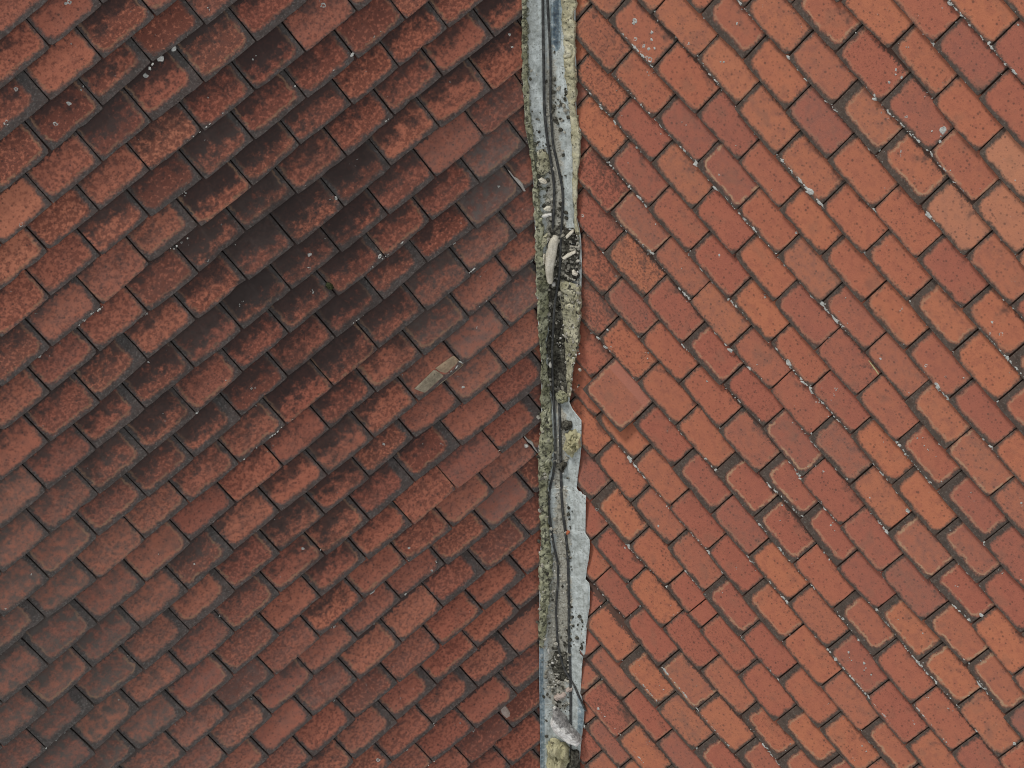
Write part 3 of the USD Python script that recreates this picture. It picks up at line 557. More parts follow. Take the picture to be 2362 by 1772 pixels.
def place(px, py, dh=0.0):
    """The valley coordinates (u, v, h) of a spot on the lining, dh above it, seen at a place in the photograph."""
    d = CAM @ np.array([(px - W / 2) / FPX, (py - H / 2) / FPX, 1.0])
    h = 0.03
    for _ in range(7):
        o = V0 + VN * h
        p = to_valley(EYE + d * (VN @ (o - EYE)) / (VN @ d))
        h = 0.4 * h + 0.6 * (float(surf(p[0], p[1])) + dh)
    return p[0], p[1], h

def grid(us, mask=None):
    n, m = us.shape[:2]
    i = np.arange(n * m).reshape(n, m)
    a, b, c, d = i[:-1, :-1].ravel(), i[:-1, 1:].ravel(), i[1:, 1:].ravel(), i[1:, :-1].ravel()
    return np.vstack([np.c_[a, b, c], np.c_[a, c, d]])

def wear_at(u, v):
    """Dirt, bare blue metal and moss, as they lie on the lining."""
    uL, uR, _, _ = rim_at(v); y = photo_y(v); w = (u - uL) / (uR - uL)
    g = lambda x, s: np.exp(-(x / s) ** 2)
    box = lambda y0, y1, s=25: 1 / (1 + np.exp(-(y - y0) / s)) / (1 + np.exp((y - y1) / s))
    dirt = 0.22 + 0.55 * g(w - 0.50, 0.16) * box(120, 1500, 40) + 0.5 * g(w - .45, .3) * box(420, 560) + 0.55 * g(w - .40, .30) * box(1340, 1660, 30) + .3 * g(w - .35, .2) * box(1180, 1350, 40) - 0.3 * g(w - .8, .22) * box(1080, 1500)
    blue = 1.3 * g(w - .63, .105) * box(-700, 118, 6) + 1.0 * g(w - 0.02, .11) * box(1470, 2500, 15) + .75 * g(w - .93, .12) * box(1585, 1710, 15) + .5 * g(w - .97, .04) * box(1240, 1480) + .45 * g(w - .70, .12) * box(925, 960, 8) + .25 * g(w - .6, .1) * box(140, 190)
    moss = 0.14 + .55 * g(w - 0.06, .09) * box(-700, 420) + .5 * g(w - .93, .07) * box(300, 640) + .55 * g(w - .2, .2) * box(330, 470) + .4 * g(w - .3, .3) * box(520, 940) + .30 * g(w - .2, .22) * box(1000, 1500) - .3 * g(w - .85, .2) * box(1000, 1720)
    return np.stack([dirt, blue, moss], -1)

gutter = thing('valley_gutter', 'narrow weathered pale grey valley lining with crumbling mortar, running between the two tile slopes', 'valley gutter')

# the lining itself: a sheet dressed into the valley, its torn right edge lapping the tiles
_vs = np.arange(v_of(2150), v_of(-380), 0.0022)
_ws = np.linspace(0, 1, 42)
uL, uR, _, _ = rim_at(_vs)
U_ = uL[:, None] + (uR - uL)[:, None] * _ws
V_ = np.repeat(_vs[:, None], len(_ws), 1)
H_ = surf(U_, V_)
P3 = np.stack([U_ * 45, V_ * 45, 0 * V_], -1)
H_ = H_ + (meshkit.fbm(P3, 4, 11) - 0.5) * 0.0035
H_[:, -1] -= 0.0022; H_[:, 0] -= 0.003
pts = from_valley(U_, V_, H_).reshape(-1, 3)
obj('lining_sheet', (pts, grid(U_)), 'painted_sheet', gutter, attrs={'wear': wear_at(U_, V_).reshape(-1, 3)})

def crust(name, mat, y0, y1, lo, hi, thick, seed, rough=0.6, label=None, jag=0.006, step=0.0030, base=0.0, cols=None, fade=40):
    """A crust of set mortar or silt on the lining between two ragged lines (photo x over y), thicker here and thinner there."""
    v = np.arange(v_of(y1), v_of(y0), step)
    y = photo_y(v)
    a = np.array([place(edge(lo, q), q)[0] for q in y[::6]]); b = np.array([place(edge(hi, q), q)[0] for q in y[::6]])
    a = np.interp(v, v[::6], a); b = np.interp(v, v[::6], b)
    n1 = meshkit.fbm(np.stack([v * 55, 0 * v + seed, 0 * v], -1), 4, seed) - .5
    n2 = meshkit.fbm(np.stack([v * 55, 0 * v + seed + 9, 0 * v], -1), 4, seed + 1) - .5
    a = a + n1 * jag * 2; b = b + n2 * jag * 2
    b = np.maximum(b, a + 0.004)
    m = cols or max(10, int(np.median(b - a) / step))
    w = np.linspace(0, 1, m)
    U = a[:, None] + (b - a)[:, None] * w; V = np.repeat(v[:, None], m, 1)
    prof = np.clip(np.minimum(w, 1 - w) / 0.13, 0, 1) ** 0.5
    ends = np.clip(np.minimum(y - y0, y1 - y) / fade, 0, 1) ** 0.5
    p = np.stack([U * 38, V * 38, 0 * V + seed], -1)
    f1 = meshkit.fbm(p, 5, seed); f2 = meshkit.noise(p * 2.6, seed + 3); f3 = meshkit.noise(p * 5.5, seed + 4)
    body = 1 - rough + rough * 2.0 * (0.55 * f1 + 0.25 * f2 + 0.2 * f3)
    cr = np.abs(meshkit.fbm(p * 0.55, 3, seed + 8) - .5)
    body = body - 0.8 * rough * np.clip(1 - cr / 0.035, 0, 1)
    h = surf(U, V) + base + thick * body * prof * ends[:, None] - 0.0025 * (1 - prof * np.minimum(ends, 1)[:, None])
    return obj(name, (from_valley(U, V, h).reshape(-1, 3), grid(U)), mat, gutter, smooth=True)

crust('mortar_fillet', 'mossy_mortar', -380, 350, [(-380, 1196), (0, 1203), (200, 1205), (300, 1212), (350, 1222)], [(-380, 1212), (0, 1214), (100, 1217), (200, 1220), (300, 1226), (350, 1236)], 0.0045, 3, jag=.004, rough=.85)
crust('mortar_fillet', 'mossy_mortar', 345, 1500, [(345, 1222), (400, 1227), (450, 1231), (540, 1234), (700, 1238), (780, 1243), (850, 1249), (920, 1247), (1000, 1248), (1030, 1242), (1100, 1243), (1250, 1247), (1310, 1243), (1500, 1243)], [(345, 1232), (400, 1238), (470, 1246), (520, 1256), (560, 1254), (620, 1258), (660, 1266), (700, 1270), (760, 1266), (800, 1262), (870, 1263), (920, 1271), (1000, 1276), (1060, 1277), (1110, 1268), (1150, 1264), (1250, 1270), (1300, 1278), (1400, 1266), (1460, 1260), (1500, 1252)], 0.0100, 5, rough=.95)
crust('mortar_strip', 'cream_mortar', -380, 270, [(-380, 1285), (0, 1292), (50, 1295), (90, 1299), (150, 1301), (190, 1306), (230, 1309), (270, 1312)], [(-380, 1331), (0, 1329), (110, 1326), (140, 1329), (240, 1329), (270, 1332)], 0.013, 7, jag=0.006, rough=.85)
crust('mortar_strip', 'cream_mortar', 262, 540, [(262, 1312), (300, 1316), (400, 1320), (480, 1323), (540, 1326)], [(262, 1331), (300, 1340), (330, 1339), (380, 1335), (430, 1333), (500, 1331), (540, 1339)], 0.008, 8, jag=0.004)
crust('rubble_mortar', 'rubble_mortar', 648, 912, [(648, 1290), (700, 1291), (740, 1297), (800, 1304), (860, 1306), (912, 1309)], [(648, 1341), (700, 1341), (760, 1338), (800, 1334), (835, 1325), (860, 1322), (912, 1317)], 0.030, 9, rough=0.60, jag=0.005, fade=10)
crust('silt', 'silt', 520, 935, [(520, 1262), (600, 1266), (660, 1264), (720, 1268), (800, 1258), (870, 1262), (935, 1272)], [(520, 1330), (600, 1338), (640, 1338), (660, 1296), (700, 1298), (760, 1302), (860, 1312), (900, 1316), (935, 1300)], 0.010, 10, rough=.95)
crust('silt', 'silt', 1505, 1580, [(1505, 1276), (1540, 1268), (1580, 1282)], [(1505, 1308), (1540, 1312), (1580, 1318)], 0.009, 12, rough=.95)

# ------------------------------------------------------------------ two cables lying in the valley
def smooth_path(p, step=0.006):
    from scipy.interpolate import CubicSpline
    p = np.array(p); t = np.r_[0, np.cumsum(np.linalg.norm(np.diff(p, axis=0), axis=1))]
    return CubicSpline(t, p)(np.linspace(0, t[-1], max(8, int(t[-1] / step))))

def cable(name, label, px, r):
    path = []
    for q in px:
        u, v, h = place(q[0], q[1], r * 0.8 + (q[2] if len(q) > 2 else 0.0)); path.append(from_valley(u, v, h))
    path = smooth_path(path)
    t = np.gradient(path, axis=0); t /= np.linalg.norm(t, axis=1)[:, None]
    e1 = np.cross(t, VN); e1 /= np.linalg.norm(e1, axis=1)[:, None]; e2 = np.cross(t, e1)
    m = 10
    th = np.arange(m) / m * 2 * math.pi
    v = path[:, None] + r * (np.cos(th)[None, :, None] * e1[:, None] + np.sin(th)[None, :, None] * e2[:, None])
    n = len(path); i = np.arange(n * m).reshape(n, m); j = np.roll(i, -1, 1)
    f = np.vstack([np.c_[i[:-1].ravel(), i[1:].ravel(), j[1:].ravel()], np.c_[i[:-1].ravel(), j[1:].ravel(), j[:-1].ravel()]])
    return tag(obj(name, (v.reshape(-1, 3), f), 'cable_black', smooth=True), label, 'cable')

D = -0.012
cable('cable', 'black cable leftmost at the top of the valley, running under the pale wood and rubble', [(1249, -380), (1251, -150), (1252, 0), (1253, 80), (1254, 150), (1255, 220), (1257, 270), (1260, 300), (1265, 340), (1272, 380), (1277, 420), (1278, 470), (1276, 510), (1275, 538, -.004), (1277, 575, -.010), (1281, 640, D), (1286, 740, D), (1289, 850, D), (1289, 915, -.006), (1290, 940), (1292, 1000), (1293, 1060, .001), (1294, 1100), (1297, 1170), (1303, 1220), (1308, 1265), (1311, 1330), (1312, 1400), (1312, 1450), (1313, 1500), (1315, 1550), (1316, 1600), (1316, 1650), (1317, 1720, -.004), (1319, 1800, -.01), (1322, 2100)], 0.0038)
cable('cable', 'black cable over the rubble, kinking out across the right edge above the grey-white stone', [(1256, -380), (1260, -150), (1263, 0), (1266, 60), (1269, 120), (1270, 190), (1270, 250), (1273, 300), (1277, 340), (1284, 370), (1290, 400), (1296, 430), (1298, 470), (1296, 510), (1294, 545, .006), (1292, 600, .008), (1288, 650, .012), (1280, 700, .016), (1276, 760, .018), (1274, 800, .018), (1274, 850, .015), (1276, 900, .006), (1279, 960), (1281, 1000), (1280, 1060), (1275, 1100), (1270, 1120), (1267, 1145), (1268, 1190), (1273, 1230), (1280, 1270), (1286, 1300), (1287, 1340), (1284, 1380), (1283, 1420), (1285, 1460), (1288, 1495), (1295, 1522, .003), (1303, 1545, .006), (1312, 1562, .008), (1324, 1581, .006), (1333, 1602, .004), (1340, 1616, .003), (1347, 1631, .000), (1351, 1639, -.008)], 0.0034)

# ------------------------------------------------------------------ bits lying in the valley and on the tiles
def lump(outline, height, where, seed, rough=0.25, flat=0.0, lift=0.0, rings=7, n=30, tilt=0.0):
    """A stone, chip or stick: its own outline on the surface it lies on, domed to its own height, closed below."""
    poly = Polygon([where(x, y) for x, y in outline]).buffer(0)
    if poly.geom_type != 'Polygon':
        poly = max(poly.geoms, key=lambda q: q.area)
    c = np.array(poly.representative_point().coords[0])
    L = poly.exterior.length
    ring = np.array([poly.exterior.interpolate(i / n * L).coords[0] for i in range(n)])
    if not poly.exterior.is_ccw:
        ring = ring[::-1]
    sz = math.sqrt(poly.area)
    d = ring - ring.mean(0)
    nz = meshkit.fbm(np.c_[ring / sz * 5, np.full(n, seed)], 3, seed) - .5
    ring = ring + d * (nz * rough)[:, None]
    # skeleton of the shape so that long pieces keep a ridge
    ax = np.linalg.svd(d)[2][0]; half = np.abs(d @ ax).max(); wid = poly.area / (2 * half)
    core = ring.mean(0) + np.outer(np.clip(d @ ax, -(half - wid * .6), half - wid * .6), ax) if half > wid * 1.3 else np.tile(ring.mean(0), (n, 1))
    v = []
    for i, s in enumerate(np.linspace(0, 1, rings)):
        q = ring + (core - ring) * s
        z = height * (1 - (1 - s) ** (2.4 + 4 * flat)) ** (0.55 if flat < .5 else .4)
        nn = meshkit.fbm(np.c_[q / sz * 6, np.full(n, seed + 4)], 4, seed + 2) - .5
        v.append(np.c_[q, lift + z + height * rough * 2.2 * nn * min(1, s * 3) + tilt * ((q - ring.mean(0)) @ ax)])
    under = np.c_[ring + (ring.mean(0) - ring) * .12, np.full(n, lift - 0.003)]
    v = np.vstack([under] + v + [np.r_[v[-1].mean(0)][None], np.r_[ring.mean(0), lift - .003][None]])
    f = []
    for r in range(rings):
        for i in range(n):
            j = (i + 1) % n; a, b = r * n, (r + 1) * n
            f += [(a + i, a + j, b + j), (a + i, b + j, b + i)]
    top, bot = len(v) - 2, len(v) - 1
    for i in range(n):
        j = (i + 1) % n
        f += [(rings * n + i, rings * n + j, top), (j, i, bot)]
    return v, np.array(f)

def on_valley(name, label, cat, outline, height, mat, seed, dh=0.0, group=None, side=None, **kw):
    v, f = lump(outline, height, lambda x, y: place(x, y, dh)[:2], seed, **kw)
    h = surf(v[:, 0], v[:, 1]) * 0.6 + 0.4 * float(np.mean(surf(v[:, 0], v[:, 1]))) + dh
    P = from_valley(v[:, 0], v[:, 1], h + v[:, 2]).reshape(-1, 3)
    if side is not None:
        t = (v[:, :2] - v[:, :2].mean(0)) @ np.array(side); t = (t - t.min()) / (t.max() - t.min())
        return tag(obj(name, (P, f), mat, smooth=True, attrs={'side': np.c_[t, t, t]}), label, cat, group)
    return tag(obj(name, (P, f), mat, smooth=40), label, cat, group)

def course_drop(sl, r):
    """Height of the tile faces against the tail plane: they sink towards the course above."""
    return -(r - np.floor(r)) * THICK

def on_slope(sl, outline, height, seed, **kw):
    v, f = lump(outline, height, lambda x, y: tuple(np.array(sl.hit(x, y)) * [sl.wa, sl.gb]), seed, **kw)
    r = v[:, 1] / sl.gb
    drop = np.full(len(v), float(course_drop(sl, np.median(r)))) + 0.0012
    return sl.T + np.outer(v[:, 0], sl.a / sl.wa) + np.outer(v[:, 1], sl.b / sl.gb) + np.outer(v[:, 2] + drop, sl.N), f

def C(ox, oy, pts, k=240 / 1327):
    return [(ox + x * k, oy + y * k) for x, y in pts]

on_valley('wood_offcut', 'long pale bark-like piece of wood lying along the left of the cable above the rubble', 'wood piece', C(1160, 480, [(610, 380), (650, 348), (715, 360), (722, 400), (705, 470), (690, 580), (665, 680), (650, 760), (640, 840), (650, 930), (600, 945), (560, 900), (540, 800), (538, 660), (550, 560), (580, 450)]), 0.020, 'pale_bark', 21, dh=.008, rough=.16, flat=.4)
on_valley('stone', 'large grey and white stone lying aslant over the cable near the bottom of the valley', 'stone', C(1160, 1472, [(640, 890), (665, 868), (700, 880), (760, 950), (800, 985), (830, 1050), (880, 1130), (960, 1210), (1015, 1280), (1005, 1330), (960, 1350), (900, 1330), (800, 1280), (740, 1240), (660, 1180), (610, 1120), (598, 1070), (625, 1000), (638, 950)]), 0.033, 'two_tone_stone', 22, dh=.008, rough=.16, flat=.3, side=(-.62, -.78))
on_valley('mortar_lump', 'big yellowish mortar lump at the bottom of the valley below the grey-white stone', 'mortar lump', C(1160, 1472, [(590, 1250), (650, 1222), (730, 1245), (800, 1310), (850, 1380), (850, 1480), (820, 1580), (790, 1700), (800, 1850), (700, 1900), (600, 1850), (580, 1680), (540, 1580), (540, 1470), (570, 1400), (570, 1300)]), 0.036, 'yellow_mortar', 23, rough=.75, rings=12, n=52, dh=.002)
on_valley('mortar_lump', 'dark rust-stained mortar lump at the bottom right of the valley, partly under the stone', 'mortar lump', C(1160, 1472, [(860, 1390), (930, 1400), (985, 1450), (990, 1600), (975, 1800), (860, 1850), (800, 1700), (840, 1560), (860, 1460)]), 0.018, 'silt', 24, rough=.42)
on_valley('mortar_lump', 'crumpled cream mortar lump on the pale lining beside the right-hand cable, mid valley', 'mortar lump', C(1160, 760, [(790, 1290), (850, 1270), (930, 1290), (990, 1330), (985, 1420), (1000, 1490), (960, 1560), (890, 1610), (810, 1570), (785, 1500), (800, 1400)]), 0.024, 'yellow_mortar', 25, rough=.85, rings=11, n=48)
on_valley('mortar_lump', 'small dark mossy lump directly above the crumpled cream mortar lump', 'mortar lump', C(1160, 760, [(750, 1190), (800, 1150), (870, 1160), (900, 1220), (870, 1270), (800, 1285), (750, 1260)]), 0.014, 'silt', 26, rough=.5)
on_valley('mortar_lump', 'rounded brown-grey lump at the lower end of the dark rubble hollow', 'mortar lump', C(1160, 760, [(670, 810), (720, 770), (790, 775), (825, 830), (830, 930), (760, 945), (700, 925), (665, 870)]), 0.020, 'mossy_mortar', 27, rough=.4, dh=.006)
on_valley('mortar_flake', 'rounded pale green-grey flake in the upper left of the valley beside the cable bend', 'mortar flake', C(1160, 300, [(430, 280), (480, 250), (550, 265), (590, 330), (610, 430), (600, 520), (540, 560), (470, 580), (425, 540), (420, 460), (440, 370)]), 0.009, 'rubble_mortar', 28, rough=.2, flat=.7)
on_valley('mortar_chip', 'small pale chip just below the rounded green-grey flake', 'chip', C(1160, 300, [(440, 620), (500, 600), (550, 630), (572, 660), (540, 690), (480, 670)]), 0.010, 'pale_bark', 29, rough=.3)
on_valley('mortar_chip', 'small cream chip touching the left cable, upper of the close pair', 'chip', C(1160, 300, [(515, 990), (560, 960), (610, 965), (628, 1000), (610, 1035), (540, 1030), (510, 1015)]), 0.010, 'pale_bark', 30, rough=.3)
on_valley('mortar_chip', 'small whitish elongated chip touching the left cable, lower of the close pair', 'chip', C(1160, 300, [(485, 1080), (540, 1062), (600, 1045), (630, 1055), (632, 1085), (590, 1098), (520, 1122), (490, 1110)]), 0.010, 'white_chip', 31, rough=.2)
on_valley('stick', 'short pale stick right of the cables, upper of the two slanting sticks', 'stick', C(1160, 300, [(800, 1350), (850, 1300), (900, 1265), (912, 1290), (870, 1335), (815, 1380)]), 0.011, 'pale_bark', 32, rough=.15, dh=.01)
on_valley('stick', 'short whitish speckled stick right of the cables, lower of the two slanting sticks', 'stick', C(1160, 480, [(760, 625), (820, 580), (925, 535), (938, 570), (860, 610), (775, 650)]), 0.012, 'pale_bark', 33, rough=.15, dh=.012)
on_valley('mortar_chip', 'triangular pale shard at the right edge above the rubble mortar', 'chip', C(1160, 480, [(880, 790), (905, 780), (960, 850), (940, 870), (880, 840)]), 0.010, 'pale_bark', 34, rough=.2, dh=.012)
on_valley('mortar_chip', 'small cream shard at the left side of the long pale piece of wood', 'chip', C(1160, 480, [(500, 640), (520, 570), (540, 580), (540, 700), (505, 712)]), 0.012, 'pale_bark', 35, rough=.2)
on_valley('mortar_chip', 'greenish wedge of mortar above the long pale piece of wood', 'chip', C(1160, 480, [(480, 360), (560, 310), (620, 345), (580, 430), (550, 480), (500, 500), (475, 420)]), 0.012, 'rubble_mortar', 36, rough=.3)
on_valley('pebble', 'white pebble at the lower tip of the long pale piece of wood', 'pebble', C(1160, 480, [(620, 950), (650, 930), (680, 950), (675, 985), (640, 998), (620, 980)]), 0.010, 'white_chip', 37, rough=.2, dh=.006)
on_valley('pebble', 'double white pebble left of the cable in the dark rubble hollow', 'pebble', C(1160, 760, [(585, 425), (610, 405), (630, 430), (625, 480), (595, 485), (580, 455)]), 0.010, 'white_chip', 38, rough=.25, dh=.014)
on_valley('clay_chip', 'small orange clay chip beside the right cable on the pale lining', 'chip', C(1160, 1000, [(803, 1250), (830, 1235), (858, 1250), (840, 1275), (815, 1290)]), 0.008, 'orange_chip', 39, rough=.2)
on_valley('mortar_shard', 'pinkish grey flat shard above the large grey and white stone', 'shard', C(1160, 1472, [(645, 740), (690, 705), (780, 690), (812, 710), (800, 745), (740, 770), (690, 800), (655, 775)]), 0.012, 'pink_grey_shard', 40, rough=.25)
on_valley('mortar_shard', 'pinkish grey shard under the kinked end of the cable', 'shard', C(1160, 1472, [(800, 640), (850, 615), (890, 630), (885, 675), (830, 685), (795, 665)]), 0.010, 'pink_grey_shard', 41, rough=.25)
on_valley('pebble', 'single round white pebble on the silt above the kinked cable', 'pebble', C(1160, 1472, [(565, 150), (582, 130), (602, 148), (592, 172), (572, 172)]), 0.010, 'white_chip', 42, rough=.1)
on_valley('pebble', 'oval white pebble in the row of bits below the round white one', 'pebble', C(1160, 1472, [(612, 300), (635, 283), (662, 298), (652, 318), (622, 318)]), 0.010, 'white_chip', 43, rough=.1)
on_valley('pebble', 'pale pebble at the pointed top end of the grey-white stone', 'pebble', C(1160, 1472, [(640, 885), (660, 868), (682, 880), (672, 905), (648, 905)]), 0.008, 'white_chip', 44, rough=.1, dh=.022)

on_valley('debris_tuft', 'small dark tuft of debris caught between the two cables below the cream lump', 'debris', C(1160, 1000, [(690, 390), (740, 355), (795, 345), (815, 400), (800, 470), (750, 500), (695, 480)]), 0.012, 'silt', 45, rough=.8, dh=.002)
on_valley('pebble', 'dark grey pebble touching the right cable on the pale lining above the orange chip', 'pebble', C(1160, 1000, [(685, 935), (710, 905), (745, 915), (750, 955), (720, 970), (690, 960)]), 0.008, 'crumbs', 46, rough=.3)

def on_tiles(sl, name, label, cat, outline, height, mat, seed, **kw):
    return tag(obj(name, on_slope(sl, outline, height, seed, **kw), mat, smooth=40), label, cat)
on_tiles(LEFT, 'twig', 'pale grey splinter on the left tiles beside the upper valley', 'twig', C(1160, 300, [(60, 505), (90, 525), (140, 595), (205, 630), (255, 680), (285, 780), (268, 790), (225, 725), (180, 670), (140, 620), (85, 550)]), 0.006, 'grey_twig', 51, rough=.1, n=36)
on_tiles(LEFT, 'twig', 'forked pale grey splinter pointing into the mid valley from the left tiles', 'twig', C(1160, 1000, [(262, 12), (290, 50), (340, 85), (385, 105), (400, 160), (455, 240), (448, 262), (405, 210), (370, 150), (320, 115), (280, 60)]), 0.006, 'grey_twig', 52, rough=.1, n=36)
on_tiles(LEFT, 'pebble', 'round white pebble beside the forked splinter on the left tiles', 'pebble', C(1160, 1000, [(275, 150), (295, 135), (325, 145), (335, 165), (310, 185), (280, 185)]), 0.009, 'white_chip', 53, rough=.1)
on_tiles(LEFT, 'mortar_shard', 'pale rectangular shard with a dark hole on the left tiles near the bottom', 'shard', C(1160, 1472, [(-30, 870), (10, 850), (60, 890), (105, 960), (100, 1010), (50, 1035), (0, 990), (-25, 930)]), 0.005, 'pink_grey_shard', 54, rough=.12, flat=.8)
on_tiles(LEFT, 'mortar_slip', 'flat tan slip of mortar on a left tile, left of mid valley', 'mortar slip', [(1004, 850), (1046, 820), (1070, 842), (1036, 871)], 0.0022, 'buff_slip', 55, rough=.04, flat=.9)
on_tiles(LEFT, 'mortar_slip', 'flat grey-green slip of mortar beside the tan slip on a left tile', 'mortar slip', [(956, 897), (1002, 852), (1034, 872), (1010, 891), (985, 910)], 0.0022, 'moss_grey_slip', 59, rough=.04, flat=.9)

on_tiles(RIGHT, 'straw', 'short yellow straw caught in a course of the right tiles', 'straw', [(1999, 835), (2001, 835), (2013, 850), (2024, 866), (2022, 868), (2011, 852)], 0.002, 'straw', 56, rough=.05)
on_tiles(LEFT, 'moss_tuft', 'dark green moss tuft at a joint of the left tiles', 'moss', [(752, 655), (760, 651), (768, 656), (772, 664), (766, 670), (757, 668), (751, 662)], 0.009, 'moss', 58, rough=.4)

# loose crumbs too small and many to count
rng = np.random.default_rng(4)
def crumb(c, size, up, ex, ey, rng):
    m = trimesh.creation.icosphere(subdivisions=1, radius=1.0)
    v = m.vertices * (1 + rng.normal(0, .18, (len(m.vertices), 1))) * (np.array([1, rng.uniform(.5, .9), rng.uniform(.4, .7)]) * size)
    t = rng.uniform(0, 6.28); v = v @ np.array([[math.cos(t), -math.sin(t), 0], [math.sin(t), math.cos(t), 0], [0, 0, 1]]).T
    return c + v[:, :1] * ex + v[:, 1:2] * ey + v[:, 2:] * up, m.faces
def gather(items):
    vs, fs, o = [], [], 0
    for v, f in items:
        vs.append(v); fs.append(f + o); o += len(v)
    return np.vstack(vs), np.vstack(fs)
zones = [(1262, 540, 1338, 660, 240, .007), (1262, 660, 1300, 920, 230, .004), (1292, 650, 1338, 900, 120, .026), (1258, 1505, 1316, 1600, 90, .003), (1270, 200, 1322, 280, 60, .0), (1236, 330, 1270, 480, 50, .0), (1240, 950, 1275, 1480, 60, .008), (1276, 1000, 1312, 1480, 70, .0), (1262, 460, 1310, 545, 50, .0), (1280, 1600, 1316, 1660, 30, .0), (1316, 1415, 1348, 1500, 26, .0), (1311, 1170, 1320, 1480, 30, .0), (1300, 1440, 1312, 1500, 20, .0), (1214, 150, 1262, 330, 22, .0), (1275, 120, 1310, 460, 26, .0), (1244, 950, 1312, 1490, 80, .003), (1246, 1490, 1290, 1700, 36, .0)]
groups = {'crumbs': [], 'silt': [], 'white_chip': []}
for x0, y0, x1, y1, n, dh in zones:
    for _ in range(n):
        px, py = rng.uniform(x0, x1), rng.uniform(y0, y1)
        u, v, h = place(px, py, dh)
        s = rng.gamma(2.2, 0.0014) + .0009
        k = rng.choice(['crumbs', 'crumbs', 'crumbs', 'silt', 'white_chip']) if n > 60 else rng.choice(['crumbs', 'silt', 'silt'])
        if k == 'white_chip':
            s = min(s, .003)
        groups[k].append(crumb(from_valley(u, v, h + s * .3), min(s, .0065), VN, VU, VD, rng))
for (k, it), lab in zip(groups.items(), ('grey crumbs of mortar strewn through the valley', 'dark crumbs of silt strewn through the valley', 'tiny white grit strewn through the valley')):
    tag(obj('grit', gather(it), k, smooth=False), lab, 'grit', kind='stuff')

# lichen: white crusts on the tiles, thick along the tails of the right slope, rings and dots on the left
def patch(sl, s, r, size, aspect, ang, rng, ring=False):
    n = 9
    th = np.arange(n) / n * 2 * math.pi
    rad = size * (1 + rng.normal(0, .22, n))
    x, y = rad * np.cos(th) * aspect, rad * np.sin(th)
    x, y = x * math.cos(ang) - y * math.sin(ang), x * math.sin(ang) + y * math.cos(ang)
    ox, oy = s * sl.wa, r * sl.gb
    drop = lambda yy: -((yy / sl.gb) - math.floor(r + 1e-6)) * THICK + 0.0008
    levels = [(1.0, 0.0), (0.75, 0.0016), (0.35, 0.0008 if ring else 0.0022)]
    v = []
    for sc, z in levels:
        v.append(np.c_[ox + x * sc, oy + y * sc, drop(oy + y * sc) + z + (rng.normal(0, .0004, n) if z else 0)])
    v = np.vstack(v + [np.array([[ox, oy, drop(oy) + (0.0002 if ring else .002)]])])
    f = []
    for a in (0, n):
        for i in range(n):
            j = (i + 1) % n; f += [(a + i, a + j, a + n + j), (a + i, a + n + j, a + n + i)]
    f += [(2 * n + i, 2 * n + (i + 1) % n, 3 * n) for i in range(n)]
    return sl.T + np.outer(v[:, 0], sl.a / sl.wa) + np.outer(v[:, 1], sl.b / sl.gb) + np.outer(v[:, 2], sl.N), np.array(f)

def scatter(sl, roof, spots, xr, tails, loose, seed):
    rng = np.random.default_rng(seed); it = []
    for x, y, d in spots:
        s, r = sl.hit(x, y, -.005); it.append(patch(sl, s, r, d * .00055, rng.uniform(.9, 1.3), rng.uniform(0, 3), rng, ring=d > 9))
    for _ in range(tails):                                            # along the tails, in runs
        x, y = rng.uniform(*xr), rng.uniform(-20, 1790)
        s, r = sl.hit(x, y); k = math.floor(r)
        if (meshkit.noise([s * .35, k * 1.7, 0], 3) < .42):
            continue
        for j in range(rng.integers(2, 8)):
            ss = s + rng.normal(0, .2); n = math.floor(ss - sl.row(k)[0])
            (a0, b0), (a1, b1) = sl.joint(k, n), sl.joint(k, n + 1)
            rr = b0 + (b1 - b0) * (ss - a0) / (a1 - a0) + rng.uniform(.005, .055)
            it.append(patch(sl, ss, max(rr, k + .002), rng.gamma(1.5, .00085) + .0006, rng.uniform(.8, 2.6), rng.normal(0, .3), rng))
    for _ in range(loose):
        x, y = rng.uniform(*xr), rng.uniform(-20, 1790)
        s, r = sl.hit(x, y)
        for j in range(1 + (rng.random() < .3) * rng.integers(1, 4)):
            it.append(patch(sl, s + rng.normal(0, .05), r + rng.normal(0, .05), min(rng.gamma(1.8, .0006) + .0006, .0036), rng.uniform(.9, 1.3), rng.uniform(0, 3), rng, ring=rng.random() < .4))
    tag(obj('lichen', gather(it), 'lichen', roof, smooth=False), kind='stuff')

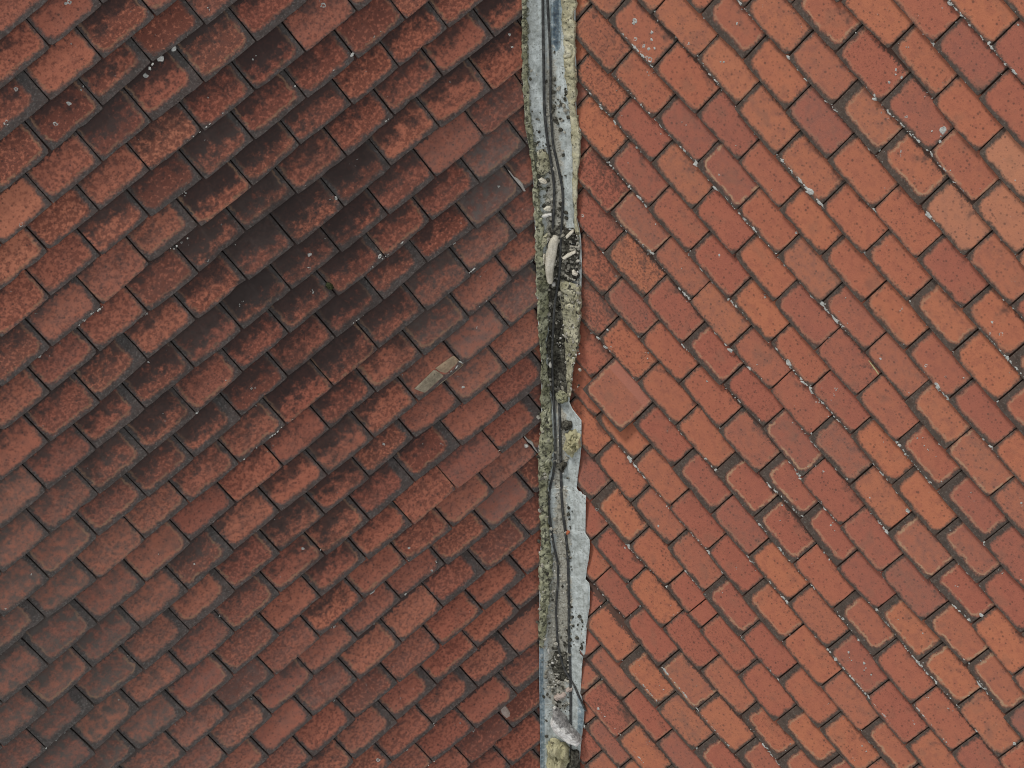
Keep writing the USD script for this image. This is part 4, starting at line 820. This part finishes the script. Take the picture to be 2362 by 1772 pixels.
K4 = 600 / 2212
SP_L = [(160, 5, 12), (152, 8, 8), (369, 134, 17), (371, 96, 13), (400, 112, 13), (342, 105, 12), (337, 176, 11), (357, 82, 9), (426, 52, 10), (300, 27, 8), (345, 157, 8), (352, 147, 6), (513, 342, 17), (476, 327, 13), (342, 360, 12), (128, 286, 12), (14, 283, 12), (37, 206, 11), (159, 240, 10), (60, 366, 12), (1105, 95, 16), (958, 81, 11), (1140, 285, 13), (1024, 253, 14), (1176, 80, 9), (1180, 108, 9), (745, 12, 14), (875, 590, 12), (714, 588, 10), (712, 618, 10), (720, 673, 10), (1045, 558, 10), (918, 630, 8), (1100, 755, 9), (1036, 940, 10), (885, 1025, 9), (943, 1263, 9), (699, 1266, 9), (975, 1508, 11), (872, 1752, 10), (284, 1483, 10), (737, 1690, 7), (551, 638, 11), (48, 517, 11), (480, 600, 9), (1190, 565, 14), (1150, 430, 8), (1068, 892, 8)]
SP_R = [(1468, 90, 11), (1487, 105, 10), (1498, 112, 9), (1503, 75, 8), (1503, 91, 7), (1511, 111, 7), (1469, 108, 9), (1465, 48, 12), (1462, 54, 9), (1591, 100, 9), (1503, 137, 14), (1495, 132, 10), (1460, 102, 8), (2174, 300, 19), (2051, 190, 8), (1985, 440, 13), (2311, 770, 11), (2290, 742, 9), (2265, 755, 8), (2286, 768, 9), (2138, 842, 10), (2100, 975, 8), (2175, 1022, 13), (2033, 827, 8), (2007, 1183, 12), (2092, 1180, 11), (2175, 1706, 16), (2188, 1725, 12), (1375, 1176, 13), (1362, 1765, 8), (1362, 765, 13), (1476, 775, 9), (1440, 1265, 8), (1520, 1212, 8), (1475, 1765, 8), (2264, 1420, 9), (1442, 540, 12), (1465, 560, 10), (1345, 497, 10), (1436, 660, 10), (1418, 636, 10), (1420, 712, 10), (2150, 70, 11), (2340, 1715, 9), (1698, 1312, 10)]
scatter(LEFT, left_roof, SP_L, (-20, 1230), 70, 170, 11)
scatter(RIGHT, right_roof, SP_R, (1345, 2380), 760, 330, 12)
